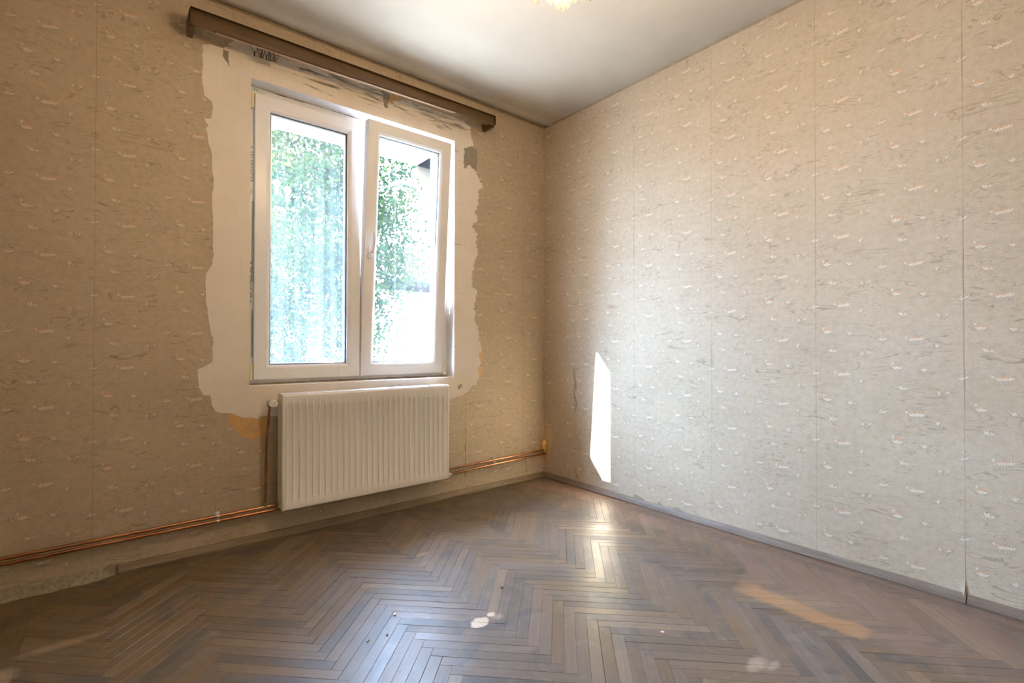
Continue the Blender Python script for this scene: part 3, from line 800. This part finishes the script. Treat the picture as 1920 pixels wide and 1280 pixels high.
# handle on the tilted sash
hx, hz = 0.035, 0.742
b = MB()
oval = [(hx + 0.015 * math.cos(t) * (1 if abs(math.cos(t)) < .99 else 1), hz + (0.022 if math.sin(t) >= 0 else -0.022) + 0.015 * math.sin(t)) for t in [2 * math.pi * q / 24 for q in range(24)]]
b.poly_prism(oval, lambda a, z, d: (a, -d, z), 0.0, 0.009)
b.lathe([(0.0, 0.042), (0.0115, 0.042), (0.0125, 0.039), (0.0125, 0.008)], (hx, 0, hz), (0, -1, 0), 18)
b.tube([(hx, -0.036, hz - 0.004), (hx + 0.002, -0.040, hz + 0.012), (hx + 0.005, -0.044, hz + 0.05), (hx + 0.006, -0.045, hz + 0.09), (hx + 0.004, -0.043, hz + 0.118)], [0.0095, 0.0095, 0.0090, 0.0085, 0.0075], 10)
b.build('window_handle', [M['pvc']], sash_r, smooth=True)
# hinge covers
def hinge(x, z, l):
    b = MB(); b.tube([(x, 0.078, z), (x, 0.078, z + l)], 0.0095, 12); b.tube([(x, 0.078, z + l * 0.22), (x, 0.078, z + l * 0.24)], 0.0102, 12)
    b.build('hinge_cover', [M['hinge']], win, smooth=True)
hinge(-2.043, 2.270, 0.085); hinge(-2.043, 0.828, 0.088); hinge(-0.869, 0.832, 0.085)
# protective film with printed name along the left post, and a scrap at the head
b = MB(); b.box((-2.064, 0.0912, 0.942), (-2.024, 0.0917, 2.225))
film = b.build('protective_film', [M['film']], win)
def lettering(body, ztop, size, x):
    mt = Matrix.Translation((x, 0.0908, ztop)) @ Matrix.Rotation(math.radians(90), 4, 'X') @ Matrix.Rotation(math.radians(-90), 4, 'Z')
    text_mesh('film_lettering', body, size, M['film_ink'], film, mt, 1.0)
for zt in (2.075, 1.458): lettering('#  SALAMANDER', zt, 0.026, -2.0535)
for zt in (1.845, 1.262): lettering('OFI |', zt, 0.018, -2.0525)
b = MB()
for z0, z1 in ((1.35, 1.78), (0.95, 1.20)):
    for k_ in range(3): b.box((-2.041 + 0.004 * k_, 0.0907, z0), (-2.0395 + 0.004 * k_, 0.0911, z1))
b.build('film_stripes', [M['film_ink']], film)
b = MB(); b.poly_prism([(-2.064, 2.391), (-1.968, 2.391), (-1.986, 2.362), (-2.034, 2.358), (-2.050, 2.372), (-2.064, 2.380)], lambda a, z, d: (a, 0.0918 - d, z), 0, 0.0006)
scrap = b.build('protective_film', [M['film']], win)
text_mesh('film_lettering', '\u00b7 IN L -', 0.016, M['film_ink'], scrap, Matrix.Translation((-2.045, 0.0908, 2.374)) @ Matrix.Rotation(math.radians(90), 4, 'X'))
# mortar left along the bottom and head of the frame
b = MB(); rows = []
for i in range(90):
    x = OX0 + 0.004 + (OX1 - OX0 - 0.008) * i / 89; q = noise.noise(Vector((x * 26, 3.1, 0))) * 0.5 + noise.noise(Vector((x * 80, 1.3, 0))) * 0.4
    h_ = 0.009 + 0.006 * q; d_ = 0.020 + 0.012 * q
    rows.append([(x, 0.0925, OZ0 + h_), (x, 0.0925 - d_ * 0.5, OZ0 + h_ * 0.8), (x, 0.0925 - d_, OZ0 + 0.0005)])
b.grid(rows); b.build('mortar_bead', [M['mortar']], win, smooth=True)
b = MB(); rows = []
for i in range(70):
    x = OX0 + 0.10 + 0.66 * i / 69; q = max(0.0, noise.noise(Vector((x * 14, 7.7, 0))) + 0.15)
    rows.append([(x, 0.0925, OZ1 - 0.001 - 0.006 * q), (x, 0.0915 - 0.006 * q, OZ1 - 0.0005)])
b.grid(rows); b.build('mortar_bead', [M['mortar']], win, smooth=True)

# ------------------------------------------------------------------ outside: eaves, tree, house, garden
b = MB(); b.box((-3.2, WT, 2.437), (0.4, 0.674, 2.56))
structure(b.build('eaves_soffit', [M['exterior']]))
b = MB(); b.poly_prism([(WT, 2.437), (0.674, 2.437), (0.447, 1.93), (WT, 1.62)], lambda y, z, d: (-0.75 + d, y, z), 0.0, 0.15)
structure(b.build('eaves_cheek', [M['exterior']]))
b = MB(); b.box((-2.30, WT, 1.40), (-2.12, 0.579, 2.437))  # unseen left cheek, added to block the sun and narrow its patch indoors
structure(b.build('eaves_cheek', [M['exterior']]))
b = MB(); b.box((-60, WT + 0.3, -3.3), (80, 90, -3.2))
structure(b.build('ground', [M['grass']]))

rt = random.Random(11)
def make_tree(base, crown, radii, nclump, label, group=None):
    tree = tag(empty('broadleaf_tree', base), label, 'tree', group)
    B = Vector(base); O = Vector(crown); top = crown[2] + radii[2]; Ht = top - base[2]
    cs = []
    while len(cs) < nclump:
        p = Vector((rt.uniform(-1, 1), rt.uniform(-1, 1), rt.uniform(-1, 1)))
        if 0.25 < p.length < 1: cs.append(O + Vector((p.x * radii[0], p.y * radii[1], p.z * radii[2])) - B)
    b = MB()
    b.tube([(-0.25, 0, 0), (-0.3, 0, Ht * 0.2), (-0.18, 0.05, Ht * 0.42), (-0.1, 0.0, Ht * 0.63), (0.0, 0, Ht * 0.86), (0.02, 0, Ht * 0.98)], [0.22, 0.18, 0.13, 0.09, 0.045, 0.015], 10)
    b.build('trunk', [M['bark']], tree, smooth=True)
    for c in cs[:34]:
        z0 = max(1.6, c.z - 0.9 - 0.5 * Vector((c.x, c.y)).length)
        st = Vector((-0.15, 0, min(z0, Ht * 0.85))); mid = st.lerp(c, 0.5) + Vector((rt.uniform(-.15, .15), rt.uniform(-.15, .15), 0.1))
        bb = MB(); bb.tube([st, mid, c], [0.034, 0.02, 0.006], 6); bb.build('branch', [M['bark']], tree, smooth=True)
    b = MB()
    for cc in cs:
        rad = rt.uniform(0.30, 0.55)
        for _ in range(rt.randint(110, 150)):
            p = cc + Vector((rt.gauss(0, 1), rt.gauss(0, 1), rt.gauss(0, 0.8))) * rad * 0.62
            a = Vector((rt.gauss(0, 1), rt.gauss(0, 1), rt.gauss(0, 0.7) - 0.4)).normalized()
            s_ = a.cross(Vector((rt.gauss(0, 1), rt.gauss(0, 1), rt.gauss(0, 1)))).normalized(); u_ = a.cross(s_)
            l = rt.uniform(0.05, 0.10); wv = l * 0.44
            b.face([p, p + a * l * .45 + s_ * wv, p + a * l + u_ * l * .15, p + a * l * .45 - s_ * wv])
    fo = b.build('foliage', [M['leaf']], tree); fo['kind'] = 'stuff'
make_tree((0.75, 7.3, -3.2), (0.45, 7.3, 3.6), (2.1, 1.7, 3.5), 290, 'leafy green broadleaf tree nearest the window, filling the left pane')
make_tree((1.3, 13.6, -3.2), (1.2, 13.6, 3.2), (2.4, 1.6, 4.8), 250, 'second green tree standing behind the nearest tree')

house = tag(empty('neighbour_house', (11.0, 26.0, -3.2)), 'pale neighbouring house seen hazily beyond the tree', 'house')
b = MB(); b.box((-2.6, -4, 0), (3.0, 4, 7.2)); b.build('house_wall', [M['house_wall']], house)
b = MB(); b.poly_prism([(-3.0, 7.2), (3.4, 7.2), (3.4, 7.4), (0.2, 8.3), (-3.0, 7.4)], lambda x, z, d: (x, d, z), -4.3, 4.3); b.build('roof', [M['house_roof']], house)
for x in (-1.6, 0.9):
    for z in (1.4, 4.6):
        b = MB(); mitred(b, x, x + 1.1, z, z + 1.4, [(0, -0.06), (0.09, -0.06), (0.09, 0.02), (0, 0.02)], -4.0); wv = b.build('house_window', [M['pvc']], house)
        b = MB(); b.box((x + .05, -4.02, z + .05), (x + 1.05, -4.0, z + 1.35)); b.build('pane', [M['house_glass']], wv)

# ------------------------------------------------------------------ radiator
rad = tag(empty('panel_radiator', (-1.4405, 0, 0.167)), 'white ribbed steel panel radiator mounted below the window', 'radiator')
RX = 0.4965; RZ = 0.590; RF = -0.129
b = MB()
nch = 29; pitch = (2 * RX - 0.026) / nch
xs = [(-RX, 0), (-RX + 0.0015, 0.0025), (-RX + 0.004, 0.004), (-RX + 0.010, 0.004), (-RX + 0.0108, 0.0032), (-RX + 0.0122, 0.0032), (-RX + 0.013, 0.004)]
for i in range(nch):
    a = -RX + 0.013 + i * pitch
    xs += [(a + 0.0055 + 0.0058 * q / 4, 'r' if q == 0 else (0.0105 * math.cos(math.pi / 2 * q / 4) ** 0.8 if q < 4 else 0)) for q in ()]
    xs += [(a + 0.0060 + 0.0052 * q / 4, ('v', 0.5 + 0.5 * math.cos(math.pi * abs(q) / 4))) for q in range(-4, 5)]
xs += [(RX - 0.013, 0.004), (RX - 0.0122, 0.0032), (RX - 0.0108, 0.0032), (RX - 0.010, 0.004), (RX - 0.004, 0.004), (RX - 0.0015, 0.0025), (RX, 0)]
zr = [(0.0, 'e0'), (0.0015, 'e1'), (0.004, 'f'), (0.0105, 'f'), (0.0115, 'g'), (0.0130, 'g'), (0.014, 'f'), (0.047, 'f'), (0.056, 'c'), (RZ - 0.066, 'c'), (RZ - 0.057, 'f'), (RZ - 0.010, 'f'), (RZ - 0.004, 'f'), (RZ - 0.0015, 'e1'), (RZ, 'e0')]
rows = []
for z, tz in zr:
    r = []
    for x, tx in xs:
        h = 0.004 if isinstance(tx, tuple) else tx
        if isinstance(tx, tuple) and tz == 'c': h = -0.0022 + 0.0064 * tx[1]
        if tz == 'g': h = min(h, 0.0030)
        if tz == 'e1': h = min(h, 0.0025)
        if tz == 'e0': h = 0.0
        r.append((x, RF + 0.004 - h, z))
    rows.append(r)
b.grid(rows)
# return flanges of the front sheet
b.box((-RX, RF + 0.004, 0.0), (RX, RF + 0.012, 0.0012)); b.box((-RX, RF + 0.004, 0.0), (-RX + 0.0012, RF + 0.02, RZ)); b.box((RX - 0.0012, RF + 0.004, 0), (RX, RF + 0.02, RZ))
b.build('front_panel', [M['enamel']], rad, smooth=True)
b = MB(); b.box((-RX + 0.008, -0.058, 0.004), (RX - 0.008, -0.047, RZ - 0.01)); b.build('rear_panel', [M['enamel']], rad, bevel=0.003)
b = MB()
for k_ in range(60):
    x = -RX + 0.02 + (2 * RX - 0.04) * k_ / 59; b.box((x, RF + 0.022, 0.03), (x + 0.001, -0.06, RZ - 0.03))
b.build('convector_fins', [M['enamel']], rad)['kind'] = 'stuff'
for sx in (-1, 1):
    b = MB(); xa = sx * (RX + 0.0005)
    outl = [(RF + 0.014, 0.012), (RF + 0.02, 0.006), (-0.047, 0.006), (-0.042, 0.012), (-0.042, RZ + 0.001), (RF + 0.006, RZ + 0.001), (RF + 0.006, 0.03)]
    b.poly_prism(outl, lambda y, z, d: (sx * (RX - 0.003) + sx * d, y, z), 0.0, 0.004)
    b.build('side_cover', [M['enamel']], rad, bevel=0.0008)
b = MB(); b.box((-RX, RF + 0.004, RZ - 0.001), (RX, -0.042, RZ + 0.004))
for k_ in range(40):
    x = -RX + 0.03 + (2 * RX - 0.06) * k_ / 39; b.box((x, RF + 0.02, RZ + 0.004), (x + 0.014, -0.048, RZ + 0.0055))
b.build('top_grille', [M['enamel']], rad, bevel=0.0006)
b = MB(); b.box((-RX - 0.002, RF + 0.006, RZ - 0.001), (-RX + 0.016, -0.041, RZ + 0.0065)); b.build('end_clip', [M['white_plastic']], rad, bevel=0.001)
b = MB(); b.lathe([(0.0, 0.006), (0.007, 0.006), (0.0085, 0.003), (0.0085, 0.0)], (-RX - 0.001, -0.075, 0.030), (-1, 0, 0), 14); b.build('drain_plug', [M['brass']], rad, smooth=True)
b = MB(); b.lathe([(0.0, 0.030), (0.004, 0.030), (0.0045, 0.026), (0.0105, 0.0255), (0.0125, 0.023), (0.0125, 0.004), (0.010, 0.0)], (RX + 0.030, -0.072, 0.010), (0, -1, 0), 18)
lock = b.build('lockshield_cap', [M['white_plastic']], rad, smooth=True); lock['label'] = 'white lockshield cap'
b = MB(); b.tube([(RX, -0.062, 0.010), (RX + 0.030, -0.062, 0.010)], 0.008, 12); b.lathe([(0.009, 0.0), (0.009, 0.035)], (RX + 0.030, -0.066, -0.014), (0, 0, 1), 12)
b.build('return_tail', [M['brass']], rad, smooth=True)
b = MB(); b.lathe([(0.0, 0.0016), (0.0025, 0.0016), (0.0028, 0.0004), (0.0, 0)], (RX + 0.030, -0.1012, 0.010), (0, -1, 0), 10); b.build('cap_screw', [M['iron']], lock)

valve = tag(empty('thermostatic_valve', (-1.975, -0.045, 0.717)), 'white round thermostatic valve at the top left of the radiator', 'valve')
b = MB(); b.tube([(0.036, -0.004, 0), (-0.006, -0.004, 0)], 0.010, 14); b.lathe([(0.0105, -0.022), (0.0125, -0.018), (0.0125, -0.004), (0.011, 0.010), (0.0, 0.012)], (-0.004, -0.001, 0), (0, 0, 1), 14)
b.build('valve_body', [M['brass']], valve, smooth=True)
b = MB()
b.lathe([(0.012, 0.0), (0.0165, 0.003), (0.0165, 0.016), (0.0195, 0.019), (0.0200, 0.024), (0.0200, 0.042), (0.0185, 0.0445)], (0.0, -0.012, 0), (0, -1, 0), 28)
b.build('head_sleeve', [M['white_plastic']], valve, smooth=True)
b = MB(); b.lathe([(0.0182, 0.0), (0.0200, 0.003), (0.0205, 0.008), (0.0190, 0.014), (0.0172, 0.0155), (0.0, 0.0162)], (0.0, -0.0565, 0), (0, -1, 0), 28)
for q in range(18):
    t = 2 * math.pi * q / 18; b.lathe([(0.0016, 0.002), (0.0016, 0.0125), (0, 0.0135)], (0.0202 * math.cos(t), -0.0565, 0.0202 * math.sin(t)), (0, -1, 0), 6)
dial = b.build('dial', [M['white_plastic']], valve, smooth=True)
b = MB()
for q in range(9):
    t = math.radians(100 + 17 * q); c_, s_ = math.cos(t), math.sin(t); r0, r1 = 0.0203, 0.0206
    for yy, ww in ((-0.046, 0.0017),):
        p = [Vector((r1 * math.cos(t + dt), yy + dy, r1 * math.sin(t + dt))) for dt, dy in ((-.07, -.0045), (.07, -.0045), (.07, .0045), (-.07, .0045))]
        b.face(p)
b.build('scale_marks', [M['black']], valve)
b = MB(); b.tube([(-0.006, -0.0732, -0.010), (0.007, -0.0732, 0.009)], 0.0007, 6); b.build('dial_notch', [M['cement']], dial)

# ------------------------------------------------------------------ copper pipes
def pipe(name, pts, r, mat, label):
    b = MB(); b.tube(pts, r, 14)
    o = b.build(name, [mat], None, smooth=True); tag(o, label, 'pipe'); return o
PY = -0.030
up = [(-2.998, PY, .1695), (-2.5, PY, .1735), (-1.964, PY, .178), (-1.4, PY, .189), (-0.817, PY, .199), (-0.35, PY, .207), (-0.012, PY, .2125)]
lo = [(-2.998, PY, .1480), (-2.5, PY, .1515), (-1.948, PY, .155), (-1.4, PY, .160), (-0.817, PY, .1665), (-0.35, PY, .177), (-0.012, PY, .1835)]
pipe('copper_pipe', up, 0.0075, M['copper'], 'upper of the two long copper pipes along the window wall')
pipe('copper_pipe', lo, 0.0075, M['copper'], 'lower of the two long copper pipes along the window wall')
riser = pipe('copper_pipe', [(-1.979, -0.046, 0.697), (-1.982, -0.045, 0.66), (-1.992, -0.038, 0.5), (-1.993, -0.034, 0.3), (-1.993, PY, 0.187)], 0.0068, M['copper_old'], 'dark vertical copper pipe rising to the radiator valve')
b = MB(); b.tube([(-2.012, PY, .1776), (-1.972, PY, .1780)], 0.0095, 14); b.tube([(-1.993, PY - .001, .180), (-1.993, PY - .001, .200)], 0.0088, 14)
b.build('tee_fitting', [M['brass']], riser, smooth=True)
for px, zu, zl, lab in ((-2.205, .1760, .1537, 'pale pipe clip left of the radiator'), (-0.500, .2045, .1733, 'pale pipe clip on the pipes by the corner')):
    cp = tag(empty('pipe_clip', (px, 0, (zu + zl) / 2)), lab, 'pipe clip')
    h = (zu - zl) / 2
    b = MB(); b.box((-0.008, -0.0205, -h - 0.014), (0.008, -0.0012, h + 0.016)); b.build('clip_base', [M['white_plastic']], cp, bevel=0.001)
    for s_ in (-1, 1):
        b = MB(); zc = s_ * h; rows = []
        for xx in (-0.006, 0.006):
            rows.append([(xx, PY - 0.0095 * math.sin(t), zc + 0.0095 * math.cos(t)) for t in [math.pi * q / 10 for q in range(11)]])
        b.grid(rows); b.build('clip_saddle', [M['clip_metal']], cp, smooth=True)
# foam blob in the corner
b = MB()
for cx, cy, cz, r in ((-0.018, -0.022, 0.255, 0.030), (-0.020, -0.024, 0.222, 0.026), (-0.016, -0.020, 0.195, 0.018)):
    rows = []
    for i in range(9):
        a = math.pi * i / 8; rr = []
        for j in range(14):
            t = 2 * math.pi * j / 14; d = Vector((math.sin(a) * math.cos(t) * .72, math.sin(a) * math.sin(t) * .72, math.cos(a)))
            q = r * (1 + 0.22 * noise.noise(d * 2.3 + Vector((cz * 90, 0, 0)))); p = Vector((cx, cy, cz)) + d * q
            rr.append((min(p.x, -0.001), min(p.y, -0.001), p.z))
        rows.append(rr)
    b.grid(rows, 0, True)
tag(b.build('foam_plug', [M['foam']], None, smooth=True), 'yellow foam lump plugging the pipe holes in the room corner', 'foam')

# ------------------------------------------------------------------ curtain pelmet and rings
pel = tag(empty('curtain_pelmet', (-1.45, 0, 2.53)), 'dark brown wooden curtain pelmet above the window', 'pelmet')
def slab(b, pts_front, y0, y1):
    """pts_front: x,z outline, extruded in y"""
    b.poly_prism(pts_front, lambda x, z, d: (x + 1.45, d, z - 2.53), y0, y1)
b = MB(); slab(b, [(-2.344, 2.494), (-0.577, 2.528), (-0.577, 2.591), (-2.344, 2.572)], -0.130, -0.111)
b.build('front_board', [M['pelmet']], pel, bevel=0.0015)
for x0, x1, zb, zt in ((-2.346, -2.322, 2.492, 2.571), (-0.600, -0.575, 2.521, 2.589)):
    b = MB(); slab(b, [(x0, zb), (x1, zb), (x1, zt), (x0, zt)], -0.1105, -0.001); b.build('end_return', [M['pelmet']], pel, bevel=0.0015)
b = MB(); b.poly_prism([(-2.24, 2.4915), (-0.90, 2.5173), (-0.90, 2.5213), (-2.24, 2.4955)], lambda x, z, d: (x + 1.45, d, z - 2.53), -0.1265, -0.113)  # bare edge strip; its paler colour paints the light along the board's underside
b.build('lower_edge', [M['pelmet_edge']], pel)['label'] = 'bare lower edge coloured paler as if lit'
b = MB()
b.tube([(-0.871, -0.062, -0.006), (0.849, -0.062, 0.018)], 0.0045, 10); b.build('curtain_rail', [M['brass']], pel, smooth=True)
RG = 'rings hanging bunched on the curtain rail'
ORD = ['leftmost, turned flat to the room,', 'second from the left', 'third from the left', 'fourth from the left', 'fifth from the left', 'fifth from the right', 'fourth from the right', 'third from the right', 'second from the right', 'rightmost']
rx = [-2.063, -2.040, -2.031, -2.022, -2.008, -1.998, -1.990, -1.980, -1.971, -1.962]
for i, x in enumerate(rx):
    zr_ = 2.524 + (x + 2.321) * 0.01395
    rg = empty('curtain_ring', (x, -0.062, zr_))
    tag(rg, ORD[i] + ' of the ten small clip rings under the pelmet', 'curtain ring', RG)
    yaw = random.uniform(0.5, 1.2) if i else 0.15
    ca, sa = math.cos(yaw), math.sin(yaw); rr = 0.0165
    b = MB(); pts = [(rr * math.cos(t) * ca, rr * math.cos(t) * sa, -0.0115 + rr * math.sin(t)) for t in [2 * math.pi * q / 16 for q in range(17)]]
    b.tube(pts, 0.0013, 6, caps=False); b.build('ring', [M['iron']], rg, smooth=True)
    b = MB(); b.box((-0.0035, -0.002, -0.046), (0.0035, 0.002, -0.027)); b.tube([(0, 0, -0.028), (0.0, 0.0, -0.036)], 0.003, 8); b.lathe([(0, 0), (0.0045, 0.002), (0.0045, 0.008), (0.002, 0.011)], (0, 0, -0.052), (0, 0, 1), 8)
    c_ = b.build('clip', [M['brass'] if i % 2 else M['iron']], rg, bevel=0.0006); c_.rotation_euler = (0, 0, yaw)

# ------------------------------------------------------------------ chandelier
ch = tag(empty('crystal_chandelier', (-1.49, -1.68, H)), 'lit crystal chandelier hanging from the ceiling', 'chandelier')
b = MB(); b.lathe([(0.0, 0.0), (0.055, 0.0), (0.055, -0.010), (0.030, -0.030), (0.010, -0.038), (0.0, -0.038)], n=24); b.build('ceiling_rose', [M['brass']], ch, smooth=True)
b = MB(); b.tube([(0, 0, -0.03), (0, 0, -0.30)], 0.006, 10); b.lathe([(0.006, -0.30), (0.025, -0.315), (0.030, -0.34), (0.018, -0.37), (0.022, -0.40), (0.035, -0.44), (0.030, -0.46), (0.0, -0.47)], n=20); b.build('stem', [M['brass']], ch, smooth=True)
b = MB(); b.lathe([(0.056, -0.495), (0.064, -0.495), (0.064, -0.487), (0.056, -0.487), (0.056, -0.495)], n=28)
for q in range(4):
    t = math.pi / 2 * q; b.tube([(0.03 * math.cos(t), 0.03 * math.sin(t), -0.45), (0.060 * math.cos(t), 0.060 * math.sin(t), -0.490)], 0.003, 6)
b.build('basket_ring', [M['brass']], ch, smooth=True)
dm = MB(); dm.lathe([(0.0005, 0.0), (0.003, -0.004), (0.0085, -0.020), (0.0095, -0.030), (0.0060, -0.042), (0.0002, -0.050)], n=6)
proto = dm.build('crystal_drop', [M['crystal']], ch); pm = proto.data
first = True
def drop(x, y, z, s=1.0):
    global first
    o = proto if first else proto.copy()
    if not first: COL.objects.link(o)
    first = False
    o.parent = ch; o.location = (x, y, z); o.scale = (s, s, s); o.rotation_euler = (0, 0, random.uniform(0, 6))
for rr, zz, n, s in ((0.060, -0.497, 12, 1.2), (0.042, -0.530, 8, 1.15), (0.022, -0.556, 5, 1.0)):
    for q in range(n):
        t = 2 * math.pi * q / n + rr * 9; drop(rr * math.cos(t), rr * math.sin(t), zz, s)
drop(0, 0, -0.562, 1.2)
for q in range(3):
    t = 2 * math.pi * q / 3 - 0.30; ca, sa = math.cos(t), math.sin(t); ar = 0.105
    b = MB(); b.tube([(0.028 * ca, 0.028 * sa, -0.43), (0.050 * ca, 0.050 * sa, -0.470), (0.080 * ca, 0.080 * sa, -0.490), (0.098 * ca, 0.098 * sa, -0.496), (ar * ca, ar * sa, -0.485)], 0.005, 8); b.build('arm', [M['brass']], ch, smooth=True)
    b = MB(); b.lathe([(0.008, -0.488), (0.020, -0.480), (0.023, -0.474), (0.010, -0.474)], (ar * ca, ar * sa, 0), n=18); b.lathe([(0.011, -0.474), (0.011, -0.415), (0.0, -0.415)], (ar * ca, ar * sa, 0), n=14)
    cnd = b.build('candle_holder', [M['white_plastic']], ch, smooth=True)
    b = MB(); b.lathe([(0.008, -0.415), (0.0165, -0.390), (0.0175, -0.370), (0.012, -0.340), (0.004, -0.318), (0.0, -0.314)], (ar * ca, ar * sa, 0), n=16); b.build('bulb', [M['bulb']], cnd, smooth=True)
    for j in range(4):
        a = 2 * math.pi * j / 4 + t; drop(ar * ca + 0.020 * math.cos(a), ar * sa + 0.020 * math.sin(a), -0.478, 0.95)
    drop(ar * ca, ar * sa, -0.508, 1.08)
    ld = bpy.data.lights.new('candle_light', 'POINT'); ld.energy = LAMP_W; ld.color = LAMP_COL; ld.shadow_soft_size = 0.03
    lo_ = bpy.data.objects.new('candle_light', ld); lo_.parent = ch; lo_.location = (ar * ca, ar * sa, -0.305); COL.objects.link(lo_)

b = MB(); b.lathe([(0.009, -0.465), (0.012, -0.475), (0.019, -0.495), (0.020, -0.512), (0.013, -0.530), (0.0, -0.536)], n=18); b.build('bulb', [M['bulb']], ch, smooth=True)
ld = bpy.data.lights.new('basket_light', 'POINT'); ld.energy = LAMP_W; ld.color = LAMP_COL; ld.shadow_soft_size = 0.015
lo_ = bpy.data.objects.new('basket_light', ld); lo_.parent = ch; lo_.location = (0, 0, -0.552); COL.objects.link(lo_)

# ------------------------------------------------------------------ small litter on the floor
def lump(name, loc, size, mat, label, cat, seed):
    b = MB(); rows = []
    for i in range(7):
        a = math.pi * i / 6; rr = []
        for j in range(10):
            t = 2 * math.pi * j / 10; d = Vector((math.sin(a) * math.cos(t), math.sin(a) * math.sin(t), math.cos(a)))
            q = 1 + 0.45 * noise.noise(d * 1.8 + Vector((seed * 3.3, 0, 0)))
            rr.append((d.x * size[0] * q, d.y * size[1] * q, max(0.0, size[2] + d.z * size[2] * q)))
        rows.append(rr)
    b.grid(rows, 0, True)
    o = b.build(name, [mat], None, smooth=True); o.location = (*loc, 0.0005); o.rotation_euler = (0, 0, seed); tag(o, label, cat)
lump('paint_flake', (-1.787, -1.093), (0.008, 0.005, 0.0025), M['pink'], 'pale pink flake lying on the floor below the radiator', 'flake', 1)
lump('wood_chip', (-1.931, -1.186), (0.0025, 0.009, 0.0025), M['wood_chip'], 'thin pale wood chip on the floor', 'chip', 2.2)
lump('floor_crumb', (-1.350, -1.188), (0.007, 0.006, 0.004), M['crumb'], 'dark brown crumb in the middle of the parquet', 'crumb', 3)
lump('floor_crumb', (-1.866, -1.196), (0.006, 0.003, 0.0025), M['brown_crumb'], 'reddish brown sliver on the parquet near the pale wood chip', 'crumb', 4)
lump('floor_crumb', (-1.111, -1.799), (0.008, 0.005, 0.005), M['pink'], 'pinkish crumb near the front right of the parquet', 'crumb', 5)
